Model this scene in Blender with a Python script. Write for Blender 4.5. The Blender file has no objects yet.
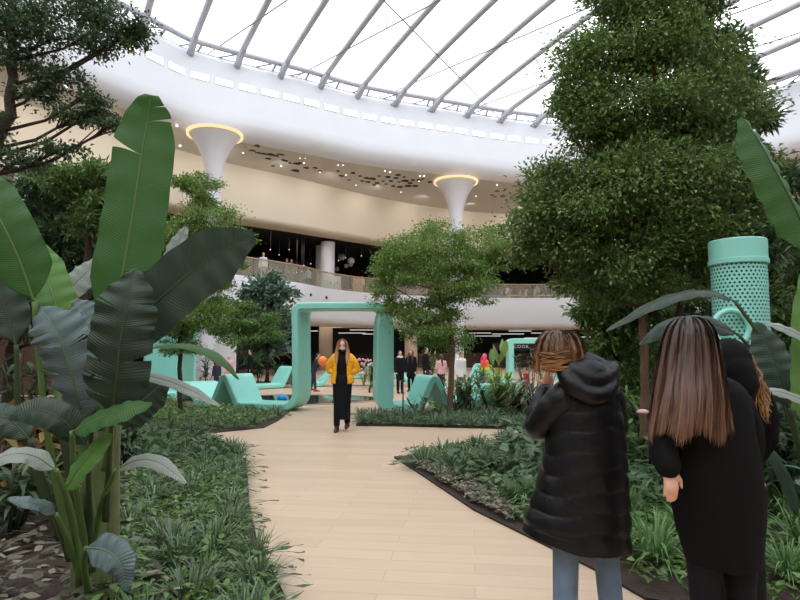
import bpy, math, random
import numpy as np
from mathutils import Vector, Matrix

random.seed(7)
rng = np.random.default_rng(7)
COL = bpy.context.scene.collection
PI = math.pi
OFF = {}          # world offset of every parented root

# ------------------------------------------------------------------ camera
CAMZ = 1.5
PITCH = math.atan(50 / 600)
cam_d = bpy.data.cameras.new('camera'); cam = bpy.data.objects.new('camera', cam_d)
COL.objects.link(cam); cam.location = (0, 0, CAMZ)
cam.rotation_euler = (PI / 2 + PITCH, 0, 0)
cam_d.sensor_width = 36; cam_d.lens = 27; cam_d.clip_end = 400
bpy.context.scene.camera = cam

def ray(u, v):
    dx = (u - 400) / 600; dz = (300 - v) / 600
    return (dx, math.cos(PITCH) - dz * math.sin(PITCH), math.sin(PITCH) + dz * math.cos(PITCH))
def at(u, v, y):              # world point seen at (u, v), y metres in front of the camera
    r = ray(u, v); t = y / r[1]
    return Vector((r[0] * t, y, CAMZ + r[2] * t))
def gz(u, v, z=0.0):          # world point seen at (u, v) on the level z
    r = ray(u, v); t = (z - CAMZ) / r[2]
    return Vector((r[0] * t, r[1] * t, z))

# ------------------------------------------------------------------ materials
def newmat(name):
    m = bpy.data.materials.new(name); m.use_nodes = True
    nt = m.node_tree; nt.nodes.clear()
    out = nt.nodes.new('ShaderNodeOutputMaterial')
    return m, nt, out
def N(nt, kind, **kw):
    n = nt.nodes.new(kind)
    for k, v in kw.items(): setattr(n, k, v)
    return n
def setin(n, **kw):
    for k, v in kw.items():
        n.inputs[k.replace('_', ' ')].default_value = v
def rgba(c): return (c[0], c[1], c[2], 1)
def hx(s):
    s = s.lstrip('#'); o = []
    for i in (0, 2, 4):
        x = int(s[i:i+2], 16) / 255
        o.append(x / 12.92 if x <= .04045 else ((x + .055) / 1.055) ** 2.4)
    return tuple(o)

def mat(name, col, rough=.5, metal=0, var=.06, scale=6, bump=0, bscale=40, spec=.5, coat=0, space='Object'):
    m, nt, out = newmat(name)
    p = N(nt, 'ShaderNodeBsdfPrincipled'); nt.links.new(p.outputs[0], out.inputs[0])
    setin(p, Roughness=rough, Metallic=metal); p.inputs['Specular IOR Level'].default_value = spec
    p.inputs['Coat Weight'].default_value = coat
    tc = N(nt, 'ShaderNodeTexCoord'); nz = N(nt, 'ShaderNodeTexNoise'); setin(nz, Scale=scale, Detail=4)
    nt.links.new(tc.outputs[space], nz.inputs['Vector'])
    mx = N(nt, 'ShaderNodeMix', data_type='RGBA')
    mx.inputs[6].default_value = rgba([max(0, c * (1 - var)) for c in col])
    mx.inputs[7].default_value = rgba([min(1, c * (1 + var)) for c in col])
    nt.links.new(nz.outputs[0], mx.inputs[0]); nt.links.new(mx.outputs[2], p.inputs['Base Color'])
    if bump:
        n2 = N(nt, 'ShaderNodeTexNoise'); setin(n2, Scale=bscale, Detail=5)
        nt.links.new(tc.outputs[space], n2.inputs['Vector'])
        b = N(nt, 'ShaderNodeBump'); setin(b, Strength=bump, Distance=.02)
        nt.links.new(n2.outputs[0], b.inputs['Height']); nt.links.new(b.outputs[0], p.inputs['Normal'])
    return m

def emit(name, col, s):
    m, nt, out = newmat(name)
    e = N(nt, 'ShaderNodeEmission'); setin(e, Color=rgba(col), Strength=s)
    nt.links.new(e.outputs[0], out.inputs[0]); return m

def leafmat(name, c1, c2, trans=.3, rough=.45, spec=.4, veins=False):
    """leaf: colour differs from leaf to leaf (islands), light comes through"""
    m, nt, out = newmat(name)
    p = N(nt, 'ShaderNodeBsdfPrincipled'); setin(p, Roughness=rough)
    p.inputs['Specular IOR Level'].default_value = spec
    g = N(nt, 'ShaderNodeNewGeometry')
    tc = N(nt, 'ShaderNodeTexCoord'); nz = N(nt, 'ShaderNodeTexNoise'); setin(nz, Scale=2.2, Detail=2)
    nt.links.new(tc.outputs['Object'], nz.inputs['Vector'])
    a = N(nt, 'ShaderNodeMath', operation='MULTIPLY'); a.inputs[1].default_value = .65
    nt.links.new(g.outputs['Random Per Island'], a.inputs[0])
    b = N(nt, 'ShaderNodeMath', operation='MULTIPLY_ADD'); b.inputs[1].default_value = .5
    nt.links.new(nz.outputs[0], b.inputs[0]); nt.links.new(a.outputs[0], b.inputs[2])
    mx = N(nt, 'ShaderNodeMix', data_type='RGBA')
    mx.inputs[6].default_value = rgba(c1); mx.inputs[7].default_value = rgba(c2)
    nt.links.new(b.outputs[0], mx.inputs[0])
    col = mx.outputs[2]
    if veins:
        uv = N(nt, 'ShaderNodeTexCoord')
        w = N(nt, 'ShaderNodeTexWave', wave_type='BANDS', bands_direction='X'); setin(w, Scale=9, Distortion=1.5, Detail=2)
        w.inputs['Detail Scale'].default_value = .6
        nt.links.new(uv.outputs['UV'], w.inputs['Vector'])
        bp = N(nt, 'ShaderNodeBump'); setin(bp, Strength=.3, Distance=.008)
        nt.links.new(w.outputs['Fac'], bp.inputs['Height']); nt.links.new(bp.outputs[0], p.inputs['Normal'])
        m2 = N(nt, 'ShaderNodeMix', data_type='RGBA')
        m2.inputs[7].default_value = rgba([min(1, c * 1.35 + .01) for c in c2])
        k = N(nt, 'ShaderNodeMath', operation='MULTIPLY'); k.inputs[1].default_value = .12
        nt.links.new(w.outputs['Fac'], k.inputs[0]); nt.links.new(k.outputs[0], m2.inputs[0])
        nt.links.new(col, m2.inputs[6]); col = m2.outputs[2]
    nt.links.new(col, p.inputs['Base Color'])
    t = N(nt, 'ShaderNodeBsdfTranslucent'); nt.links.new(col, t.inputs[0])
    ms = N(nt, 'ShaderNodeMixShader'); ms.inputs[0].default_value = trans
    nt.links.new(p.outputs[0], ms.inputs[1]); nt.links.new(t.outputs[0], ms.inputs[2])
    nt.links.new(ms.outputs[0], out.inputs[0]); return m

def floor_mat():
    m, nt, out = newmat('beige_plank_floor')
    p = N(nt, 'ShaderNodeBsdfPrincipled'); nt.links.new(p.outputs[0], out.inputs[0]); setin(p, Roughness=.42)
    tc = N(nt, 'ShaderNodeTexCoord'); mp = N(nt, 'ShaderNodeMapping')
    mp.inputs['Rotation'].default_value = (0, 0, .12)
    nt.links.new(tc.outputs['Object'], mp.inputs[0])
    br = N(nt, 'ShaderNodeTexBrick'); nt.links.new(mp.outputs[0], br.inputs[0])
    br.inputs['Color1'].default_value = rgba(hx('cab096')); br.inputs['Color2'].default_value = rgba(hx('c1a78d'))
    br.inputs['Mortar'].default_value = rgba(hx('b69c83')); setin(br, Scale=1.0)
    br.inputs['Mortar Size'].default_value = .004; br.inputs['Brick Width'].default_value = 1.2; br.inputs['Row Height'].default_value = .2
    nz = N(nt, 'ShaderNodeTexNoise'); setin(nz, Scale=2.5, Detail=6, Roughness=.65)
    m3 = N(nt, 'ShaderNodeMapping'); m3.inputs['Scale'].default_value = (.6, 5, 1)
    nt.links.new(mp.outputs[0], m3.inputs[0]); nt.links.new(m3.outputs[0], nz.inputs['Vector'])
    mx = N(nt, 'ShaderNodeMix', data_type='RGBA', blend_type='MULTIPLY')
    rp = N(nt, 'ShaderNodeMapRange'); rp.inputs[3].default_value = .86; rp.inputs[4].default_value = 1.08
    nt.links.new(nz.outputs[0], rp.inputs[0])
    nt.links.new(br.outputs['Color'], mx.inputs[6]); nt.links.new(rp.outputs[0], mx.inputs[7]); mx.inputs[0].default_value = 1
    nt.links.new(mx.outputs[2], p.inputs['Base Color'])
    return m

def perforated(name, col):
    """sheet with rows of round holes, the holes really open"""
    m, nt, out = newmat(name)
    p = N(nt, 'ShaderNodeBsdfPrincipled'); setin(p, Base_Color=rgba(col), Roughness=.45)
    tc = N(nt, 'ShaderNodeTexCoord'); sp = N(nt, 'ShaderNodeSeparateXYZ'); nt.links.new(tc.outputs['UV'], sp.inputs[0])
    def mth(op, a, b=None, c=None):
        n = N(nt, 'ShaderNodeMath', operation=op)
        for i, x in enumerate((a, b, c)):
            if x is None: continue
            if isinstance(x, (int, float)): n.inputs[i].default_value = x
            else: nt.links.new(x, n.inputs[i])
        return n.outputs[0]
    row = mth('FLOOR', sp.outputs[1]); odd = mth('MULTIPLY', mth('MODULO', row, 2), .5)
    fx = mth('SUBTRACT', mth('FRACT', mth('ADD', sp.outputs[0], odd)), .5)
    fy = mth('MULTIPLY', mth('SUBTRACT', mth('FRACT', sp.outputs[1]), .5), .87)
    d = mth('SQRT', mth('ADD', mth('MULTIPLY', fx, fx), mth('MULTIPLY', fy, fy)))
    hole = mth('LESS_THAN', d, .26)
    tr = N(nt, 'ShaderNodeBsdfTransparent'); ms = N(nt, 'ShaderNodeMixShader')
    nt.links.new(hole, ms.inputs[0]); nt.links.new(p.outputs[0], ms.inputs[1]); nt.links.new(tr.outputs[0], ms.inputs[2])
    nt.links.new(ms.outputs[0], out.inputs[0]); return m

def glassmat(name, tint, refl=.12, dens=.9):
    m, nt, out = newmat(name)
    tr = N(nt, 'ShaderNodeBsdfTransparent'); setin(tr, Color=rgba(tint))
    gl = N(nt, 'ShaderNodeBsdfGlossy'); setin(gl, Roughness=.05)
    df = N(nt, 'ShaderNodeBsdfDiffuse'); setin(df, Color=rgba((.72, .66, .55)))
    m1 = N(nt, 'ShaderNodeMixShader'); m1.inputs[0].default_value = refl
    m2 = N(nt, 'ShaderNodeMixShader'); m2.inputs[0].default_value = 1 - dens
    nt.links.new(tr.outputs[0], m1.inputs[1]); nt.links.new(gl.outputs[0], m1.inputs[2])
    nt.links.new(m1.outputs[0], m2.inputs[1]); nt.links.new(df.outputs[0], m2.inputs[2])
    nt.links.new(m2.outputs[0], out.inputs[0]); return m

def hairmat(name, root, mid, tip, z0, z1):
    m, nt, out = newmat(name)
    p = N(nt, 'ShaderNodeBsdfPrincipled'); nt.links.new(p.outputs[0], out.inputs[0]); setin(p, Roughness=.42)
    p.inputs['Specular IOR Level'].default_value = .45
    tc = N(nt, 'ShaderNodeTexCoord'); sp = N(nt, 'ShaderNodeSeparateXYZ'); nt.links.new(tc.outputs['Object'], sp.inputs[0])
    g = N(nt, 'ShaderNodeNewGeometry')
    mr = N(nt, 'ShaderNodeMapRange'); mr.inputs[1].default_value = z1; mr.inputs[2].default_value = z0
    nt.links.new(sp.outputs[2], mr.inputs[0])
    ad = N(nt, 'ShaderNodeMath', operation='MULTIPLY_ADD'); ad.inputs[1].default_value = .35
    nt.links.new(g.outputs['Random Per Island'], ad.inputs[0]); nt.links.new(mr.outputs[0], ad.inputs[2])
    sb = N(nt, 'ShaderNodeMath', operation='SUBTRACT'); sb.inputs[1].default_value = .17; nt.links.new(ad.outputs[0], sb.inputs[0])
    cr = N(nt, 'ShaderNodeValToRGB'); e = cr.color_ramp.elements
    e[0].color = rgba(root); e[1].color = rgba(tip); k = cr.color_ramp.elements.new(.5); k.color = rgba(mid)
    nt.links.new(sb.outputs[0], cr.inputs[0]); nt.links.new(cr.outputs[0], p.inputs['Base Color'])
    return m

M = {}
M['floor'] = floor_mat()
M['soil'] = mat('soil', hx('3a2c22'), .95, var=.4, scale=9, bump=.9, bscale=30)
M['white'] = mat('white_plaster', hx('dedfe5'), .35, var=.015, scale=.4)
M['soffit'] = mat('grey_plaster_soffit', hx('cbc5bc'), .6, var=.03, scale=.4)
M['beige'] = mat('beige_plaster', hx('ebe1d0'), .6, var=.03, scale=.5)
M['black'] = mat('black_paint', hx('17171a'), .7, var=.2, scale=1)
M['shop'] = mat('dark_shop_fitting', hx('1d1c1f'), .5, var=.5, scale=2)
M['brown'] = mat('brown_shop_front', hx('4a342a'), .6, var=.3, scale=2)
M['tan'] = mat('tan_plaster', hx('a89480'), .6, var=.05, scale=2)
M['steel'] = mat('grey_painted_steel', hx('b6b8c2'), .4, metal=0, var=.05)
M['cable'] = mat('dark_steel_cable', hx('6d6d74'), .4, metal=.5)
M['teal'] = mat('teal_lacquer', hx('90d8ca'), .38, var=.05, scale=3)
M['teal_shade'] = mat('shaded_teal', hx('35695e'), .5)  # teal darkened to paint the shade behind the pipe's holes
M['tealp'] = perforated('perforated_teal_metal', hx('90d8ca'))
M['bark'] = mat('tree_bark', hx('6e5440'), .9, var=.3, scale=14, bump=.8, bscale=45)
M['barkd'] = mat('dark_tree_bark', hx('3b3028'), .9, var=.3, scale=14, bump=.8, bscale=45)
M['leaf_mid'] = leafmat('leaf_mid_green', hx('38552b'), hx('7d9b55'))
M['leaf_big'] = leafmat('leaf_fig_green', hx('39542c'), hx('839c58'))
M['leaf_dark'] = leafmat('leaf_dark_green', hx('2a3f28'), hx('5c7850'))
M['leaf_bright'] = leafmat('leaf_bright_green', hx('49692f'), hx('94b05c'))
M['leaf_grey'] = leafmat('leaf_grey_green', hx('34483c'), hx('86a08a'), trans=.15, rough=.3)
M['leaf_yellow'] = leafmat('leaf_yellow_green', hx('7d9a28'), hx('cfdc5c'))
M['leaf_brown'] = leafmat('leaf_bronze', hx('463a20'), hx('8f743e'))
M['grass'] = leafmat('blade_dark_green', hx('374c33'), hx('7d946f'), trans=.2, rough=.35)
M['grass2'] = leafmat('blade_fresh_green', hx('39602f'), hx('86a86a'), trans=.25, rough=.35)
M['litter'] = leafmat('fallen_leaf', hx('38382a'), hx('6a6750'), trans=.1, rough=.5)
M['litter2'] = leafmat('fallen_leaf_pale', hx('6a6656'), hx('918a78'), trans=.1, rough=.6)
M['ban'] = leafmat('banana_leaf_green', hx('2f5527'), hx('3f6b32'), trans=.35, veins=True)
M['band'] = leafmat('banana_leaf_dark', hx('26382a'), hx('36483a'), trans=.18, veins=True, rough=.38)
M['banb'] = leafmat('banana_leaf_bluish', hx('47585a'), hx('687c7c'), trans=.12, veins=True, rough=.28)
M['banw'] = leafmat('banana_leaf_pale', hx('78827a'), hx('989f97'), trans=.2, veins=True, rough=.4)
M['banl'] = leafmat('banana_leaf_fresh', hx('47763a'), hx('6f9c50'), trans=.4, veins=True)
M['rib'] = mat('banana_midrib', hx('5f7a42'), .45, var=.2)
M['ribd'] = mat('dark_petiole', hx('3c4a2c'), .45, var=.2)
M['pstem'] = mat('banana_stem', hx('6f7650'), .5, var=.35, scale=12)
M['skin'] = mat('skin', hx('d3a288'), .5, var=.04)
M['hairb'] = mat('brown_hair', hx('4b3022'), .45, var=.3, scale=40)
M['hairk'] = mat('dark_hair', hx('241a16'), .45, var=.3, scale=40)
M['pink'] = mat('pink_hair', hx('f0257c'), .5, var=.1)
M['puff'] = mat('black_puffer_nylon', hx('0c0c0e'), .4, var=.15, scale=8, bump=.2, bscale=24, spec=.3)
M['wool'] = mat('black_wool_coat', hx('0c0c0d'), .8, var=.15, scale=20, bump=.3, bscale=160, spec=.15)
M['blackc'] = mat('black_cloth', hx('121317'), .8, var=.2, scale=10, spec=.2)
M['jeans'] = mat('blue_denim', hx('6b8199'), .8, var=.35, scale=14, bump=.3, bscale=120)
M['yellow'] = mat('yellow_nylon', hx('f0ac18'), .5, var=.08, scale=10, bump=.4, bscale=25)
M['maskc'] = mat('grey_face_mask', hx('b9b4bc'), .7)
M['boot'] = mat('brown_leather', hx('43231c'), .4, var=.2)
M['navy'] = mat('navy_cloth', hx('222a3c'), .8)
M['whitec'] = mat('white_cloth', hx('dfe1e4'), .8)
M['pinkc'] = mat('pink_cloth', hx('dba7ac'), .8)
M['redc'] = mat('red_cloth', hx('b02a38'), .8)
M['greyc'] = mat('grey_cloth', hx('9aa3ac'), .8)
M['orangec'] = mat('orange_cloth', hx('e29a2b'), .8)
M['eye'] = mat('dark_eye', hx('20150f'), .2)
M['lip'] = mat('lip', hx('a8564e'), .5)
M['blueb'] = mat('blue_rubber', hx('2a94e0'), .3)
M['orangeb'] = mat('orange_latex', hx('f7853a'), .3)
M['rubber'] = mat('black_metal', hx('101012'), .5)
M['globe'] = mat('white_globe_shade', hx('d6d3cf'), .4)
M['lamp'] = emit('lamp_panel_glow', (1, .95, .86), 3)
M['halo'] = emit('warm_led_glow', (1, .68, .38), 1.3)
M['spot'] = emit('downlight_glow', (1, .97, .9), 2.5)
M['strip'] = emit('strip_light_glow', (1, .97, .92), .8)
M['sign'] = emit('backlit_letter', (1, 1, 1), .35)
M['bulb'] = emit('bulb_glow', (1, .9, .75), 1.2)
M['glass'] = glassmat('railing_glass', (.93, .95, .93), .05, .8)  # beige diffuse share stands in for bright reflections on the panes
M['roofglass'] = glassmat('roof_membrane', (.97, .985, 1.0), .03, .96)
M['water'] = mat('pool_water', hx('23302e'), .06, var=.1, spec=.9, bump=.05, bscale=4)
M['rail'] = mat('pale_handrail_wood', hx('b39a84'), .5)
M['wood'] = mat('pale_wood_counter', hx('c79a6a'), .5, var=.15)

# ------------------------------------------------------------------ mesh building
class MB:
    def __init__(s): s.v = []; s.f = []
    def add(s, V, F):
        b = len(s.v); s.v += [tuple(p) for p in V]; s.f += [tuple(i + b for i in f) for f in F]; return s
    def loft(s, rings, close=True, caps=True):
        n = len(rings[0]); V = [p for r in rings for p in r]; F = []
        for i in range(len(rings) - 1):
            for j in range(n if close else n - 1):
                k = (j + 1) % n
                F.append((i*n+j, i*n+k, (i+1)*n+k, (i+1)*n+j))
        if caps and close:
            F.append(tuple(range(n - 1, -1, -1))); F.append(tuple((len(rings)-1)*n + j for j in range(n)))
        return s.add(V, F)
    def tube(s, pts, rad, n=10, flat=1.0, ref=None, caps=True, round_caps=False):
        pts = [Vector(p) for p in pts]
        if not hasattr(rad, '__len__'): rad = [rad] * len(pts)
        rad = list(rad)
        if round_caps:
            d0 = (pts[0] - pts[1]).normalized(); d1 = (pts[-1] - pts[-2]).normalized()
            a, b = pts[0].copy(), pts[-1].copy(); ra, rb = rad[0], rad[-1]
            pre = [(a + d0 * ra * math.sin(t), ra * math.cos(t)) for t in (1.45, 1.1, .75, .35)]
            post = [(b + d1 * rb * math.sin(t), rb * math.cos(t)) for t in (.35, .75, 1.1, 1.45)]
            pts = [p for p, _ in pre] + pts + [p for p, _ in post]; rad = [r for _, r in pre] + rad + [r for _, r in post]
        T = []
        for i in range(len(pts)):
            a = pts[max(0, i-1)]; b = pts[min(len(pts)-1, i+1)]
            d = b - a; T.append(d.normalized() if d.length > 1e-9 else Vector((0, 0, 1)))
        r = Vector(ref) if ref is not None else (Vector((0, 0, 1)) if abs(T[0].z) < .9 else Vector((1, 0, 0)))
        rings = []
        for p, t, q in zip(pts, T, rad):
            u = r - t * r.dot(t)
            if u.length < 1e-6: u = t.orthogonal()
            u.normalize(); w = t.cross(u); r = u if ref is None else Vector(ref)
            rings.append([p + (u * math.cos(2*PI*j/n) * flat + w * math.sin(2*PI*j/n)) * q for j in range(n)])
        return s.loft(rings, caps=caps)
    def box(s, c, d, rz=0):
        c = Vector(c); R = Matrix.Rotation(rz, 3, 'Z'); x, y, z = d[0]/2, d[1]/2, d[2]/2
        V = [c + R @ Vector((a, b, e)) for a in (-x, x) for b in (-y, y) for e in (-z, z)]
        return s.add(V, [(0,1,3,2),(4,6,7,5),(0,4,5,1),(2,3,7,6),(0,2,6,4),(1,5,7,3)])
    def ell(s, c, r, nu=14, nv=10, R=None):
        c = Vector(c); r = (r, r, r) if not hasattr(r, '__len__') else r; V = []; F = []
        for i in range(1, nv):
            t = PI * i / nv
            for j in range(nu):
                q = Vector((r[0]*math.sin(t)*math.cos(2*PI*j/nu), r[1]*math.sin(t)*math.sin(2*PI*j/nu), r[2]*math.cos(t)))
                V.append(c + (R @ q if R else q))
        tp, bt = Vector((0, 0, r[2])), Vector((0, 0, -r[2]))
        V += [c + (R @ tp if R else tp), c + (R @ bt if R else bt)]
        for i in range(nv - 2):
            for j in range(nu):
                k = (j + 1) % nu; F.append((i*nu+j, (i+1)*nu+j, (i+1)*nu+k, i*nu+k))
        a = len(V) - 2
        for j in range(nu):
            k = (j+1) % nu; F.append((a, j, k)); F.append((a+1, (nv-2)*nu+k, (nv-2)*nu+j))
        return s.add(V, F)
    def lathe(s, c, prof, n=24, caps=True):
        return s.loft([[Vector((c[0]+r*math.cos(2*PI*j/n), c[1]+r*math.sin(2*PI*j/n), c[2]+z)) for j in range(n)] for r, z in prof], caps=caps)
    def grid(s, G):
        n = len(G[0]); V = [p for r in G for p in r]
        return s.add(V, [(i*n+j, i*n+j+1, (i+1)*n+j+1, (i+1)*n+j) for i in range(len(G)-1) for j in range(n-1)])
    def mesh(s, name, off=(0,0,0), smooth=True):
        me = bpy.data.meshes.new(name)
        ox, oy, oz = off
        me.from_pydata([(p[0]-ox, p[1]-oy, p[2]-oz) for p in s.v], [], s.f); me.update()
        if smooth: me.shade_smooth()
        return me

def root_off(p): return OFF.get(p.name, (0, 0, 0)) if p is not None else (0, 0, 0)
def link(name, me, m, parent=None, loc=None, off=None):
    o = bpy.data.objects.new(name, me); COL.objects.link(o)
    if m is not None and not me.materials: me.materials.append(m)
    if parent is not None: o.parent = parent; OFF[o.name] = root_off(parent)
    if loc is not None: o.location = loc; OFF[o.name] = tuple(loc)
    return o
def obj(name, mb, m, parent=None, smooth=True, label=None, loc=None):
    """world-space geometry -> one mesh object; loc gives a top-level object its origin"""
    off = root_off(parent) if parent is not None else (loc or (0, 0, 0))
    o = link(name, mb.mesh(name, off, smooth), m, parent, loc)
    if label: o['label'] = label
    return o
def thing(name, label, cat, loc, group=None):
    o = bpy.data.objects.new(name, None); COL.objects.link(o); o.location = loc; OFF[o.name] = tuple(loc)
    o['label'] = label; o['category'] = cat
    if group: o['group'] = group
    o.empty_display_size = .2
    return o
def tag(o, label, cat, group=None, kind=None):
    o['label'] = label; o['category'] = cat
    if group: o['group'] = group
    if kind: o['kind'] = kind
    return o
def struct(name, mb, m, smooth=True):
    o = obj(name, mb, m, None, smooth); o['kind'] = 'structure'; return o
def copy_tree(o, parent=None):
    c = o.copy(); COL.objects.link(c)
    if parent is not None: c.parent = parent
    for ch in list(o.children): copy_tree(ch, c)
    return c
def creases(o, ang=40):
    me = o.data
    try: me.set_sharp_from_angle(angle=math.radians(ang))
    except Exception: pass
    return o
def remesh(mb, voxel, smooth_it=3, name='m', off=(0, 0, 0)):
    me = mb.mesh(name, off); o = bpy.data.objects.new('tmp', me); COL.objects.link(o)
    r = o.modifiers.new('r', 'REMESH'); r.mode = 'VOXEL'; r.voxel_size = voxel
    if smooth_it:
        s = o.modifiers.new('s', 'SMOOTH'); s.factor = .5; s.iterations = smooth_it
    dg = bpy.context.evaluated_depsgraph_get(); dg.update()
    m2 = bpy.data.meshes.new_from_object(o.evaluated_get(dg)); m2.name = name
    bpy.data.objects.remove(o); bpy.data.meshes.remove(me); m2.shade_smooth(); return m2
def robj(name, mb, m, parent, voxel, it=3, label=None):
    o = link(name, remesh(mb, voxel, it, name, root_off(parent)), m, parent)
    if label: o['label'] = label
    return o

# ---- many small leaves / blades at once
def np_mesh(name, V, Q, smooth=True):
    me = bpy.data.meshes.new(name); k = Q.shape[1]
    me.vertices.add(len(V)); me.vertices.foreach_set('co', V.astype(np.float32).ravel())
    me.loops.add(Q.size); me.loops.foreach_set('vertex_index', Q.astype(np.int32).ravel())
    me.polygons.add(len(Q)); me.polygons.foreach_set('loop_start', np.arange(0, Q.size, k, dtype=np.int32))
    me.polygons.foreach_set('loop_total', np.full(len(Q), k, dtype=np.int32))
    me.update(calc_edges=True)
    if smooth: me.shade_smooth()
    return me
def nrm(a): return a / np.maximum(np.linalg.norm(a, axis=1, keepdims=True), 1e-9)
def leaves(P, D, Nn, L, W, fold=.15):
    """rhombic leaves folded on the midrib. P base, D direction, Nn face normal"""
    n = len(P); D = nrm(D); S = nrm(np.cross(D, Nn)); U = nrm(np.cross(S, D))
    L = L[:, None]; W = W[:, None]
    a = P; b = P + D*L*.45 + S*W*.5 + U*W*fold; c = P + D*L*.45 - S*W*.5 + U*W*fold; d = P + D*L - U*L*.12
    V = np.stack([a, b, d, c], 1).reshape(-1, 3); i = np.arange(n)[:, None] * 4
    Q = np.concatenate([i + [[0, 1, 2]], i + [[0, 2, 3]]], 1).reshape(-1, 3)
    return V, Q
def blades(P, D, L, W, droop, seg=5, base=.55, fold=.0, tip=.04, wide=.35, roll=None):
    """arching strap leaves (two columns of vertices)"""
    n = len(P); D = nrm(D); out = []
    S = nrm(np.cross(D, np.tile([0, 0, 1.], (n, 1)) + rng.normal(0, .02, (n, 3))))
    if roll is not None: S = nrm(S + np.cross(S, D) * roll[:, None])
    for k in range(seg + 1):
        t = k / seg; s = (L * t)[:, None]
        c = P + D * s + np.array([0, 0, -1.]) * (droop[:, None] * s**2)
        if t < wide: w = base + (1 - base) * (t / wide)
        else: w = max(tip, 1 - ((t - wide) / (1 - wide)) ** 1.8)
        w = (W * w)[:, None] * .5
        out += [c - S * w, c + S * w]
    V = np.stack(out, 1).reshape(-1, 3); m = 2 * (seg + 1); i = np.arange(n)[:, None] * m
    Q = np.concatenate([i + [[2*k, 2*k+1, 2*k+3, 2*k+2]] for k in range(seg)], 1).reshape(-1, 4)
    return V, Q
def rdir(n, zmin=-1, zmax=1):
    z = rng.uniform(zmin, zmax, n); a = rng.uniform(0, 2*PI, n); r = np.sqrt(1 - z*z)
    return np.stack([r*np.cos(a), r*np.sin(a), z], 1)

# ------------------------------------------------------------------ loops of the round hall
C0 = np.array([8., 12.])
class Loop:
    def __init__(s, pts):
        P = np.array(pts, float); n = len(P); out = []
        for i in range(n):
            p0, p1, p2, p3 = P[(i-1) % n], P[i], P[(i+1) % n], P[(i+2) % n]
            for t in np.linspace(0, 1, 24, endpoint=False):
                out.append(.5*((2*p1)+(p2-p0)*t+(2*p0-5*p1+4*p2-p3)*t*t+(3*p1-p0-3*p2+p3)*t**3))
        D = np.array(out) - C0; a = np.arctan2(D[:, 1], D[:, 0]); r = np.hypot(D[:, 0], D[:, 1]); k = np.argsort(a)
        s.a = np.r_[a[k][-3:] - 2*PI, a[k], a[k][:3] + 2*PI]; s.r = np.r_[r[k][-3:], r[k], r[k][:3]]
    def rad(s, th): return np.interp((th + PI) % (2*PI) - PI, s.a, s.r)
    def pt(s, th, off=0., z=0.):
        r = s.rad(th) + off; return Vector((C0[0] + r*math.cos(th), C0[1] + r*math.sin(th), z))
ZR = 17.0
rim_px = [(160, 40), (205, 58), (300, 82), (365, 99), (450, 113), (500, 121), (560, 127), (630, 124), (700, 112), (785, 90)]
RIM = Loop([tuple(gz(u, v, ZR).xy) for u, v in rim_px] + [(29, 22), (32, 6), (27, -12), (12, -22), (-6, -22), (-19, -10), (-21, 6), (-17, 20)])
MEZ = Loop([(-8.4, 32.4), (-6, 35.8), (-4.7, 39), (-2.1, 42.2), (2.5, 44.8), (7.2, 46), (12.2, 46.1), (18, 44), (25, 38.5), (31, 30), (34, 18), (34, 2), (28, -15), (12, -25), (-8, -25), (-21, -10), (-23, 4), (-20, 14), (-15.5, 22), (-11.5, 28)])
WAL = Loop([(-11.3, 33), (-6.6, 37.4), (-4, 40), (-.2, 43.4), (6, 46.8), (14, 48), (22, 45), (29, 38), (34, 29), (37, 18), (37, 2), (31, -18), (12, -29), (-8, -29), (-25, -12), (-27, 4), (-23, 15), (-17.5, 24.5)])
NT = 240
TH = [2*PI*i/NT - PI for i in range(NT)]
def sweep(mb, prof):
    """prof: list of (loop, offset, z); closed band around the hall"""
    return mb.loft([[L.pt(t, o, z) for t in TH] for L, o, z in prof], caps=False)

# floor, walls, slabs
fl = MB(); fl.box((5, 12, -.15), (130, 130, .3)); struct('floor', fl, M['floor'], False)
struct('wall_bulkhead', sweep(MB(), [(RIM, 1.6, 17.25), (RIM, .5, 17.3), (RIM, .1, 17.25), (RIM, -.05, 17.0), (RIM, -.2, 16.3), (RIM, -.45, 15.2), (RIM, -.7, 14.1), (RIM, -.8, 13.6), (RIM, -.72, 13.25), (RIM, -.45, 12.95), (RIM, -.05, 12.78)]), M['white'])
struct('ceiling_soffit', sweep(MB(), [(RIM, -.05, 12.78), (RIM, 1.0, 12.7), (WAL, 0, 12.4)]), M['soffit'])
struct('wall_upper', sweep(MB(), [(WAL, 0, 12.4), (WAL, .15, 12.0), (WAL, .15, 9.55), (WAL, .3, 9.3), (WAL, .8, 9.25), (WAL, 2, 9.3)]), M['beige'])
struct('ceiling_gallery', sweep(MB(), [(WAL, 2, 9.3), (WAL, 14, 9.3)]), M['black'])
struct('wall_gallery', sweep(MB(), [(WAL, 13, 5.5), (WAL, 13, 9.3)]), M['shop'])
struct('floor_gallery', sweep(MB(), [(MEZ, 0.05, 5.5), (WAL, 14, 5.5)]), M['tan'])
struct('wall_gallery_edge', sweep(MB(), [(MEZ, .4, 5.52), (MEZ, .05, 5.52), (MEZ, 0, 5.45), (MEZ, 0, 3.6), (MEZ, .08, 3.35), (MEZ, .3, 3.2), (MEZ, .7, 3.16)]), M['white'])
struct('ceiling_gallery_lip', sweep(MB(), [(MEZ, .7, 3.16), (MEZ, 2.2, 3.1)]), M['beige'])
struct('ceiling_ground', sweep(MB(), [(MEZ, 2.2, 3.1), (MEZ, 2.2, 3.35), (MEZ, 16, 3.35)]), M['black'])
struct('wall_ground', sweep(MB(), [(MEZ, 12, 0), (MEZ, 12, 3.35)]), M['shop'])
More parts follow.
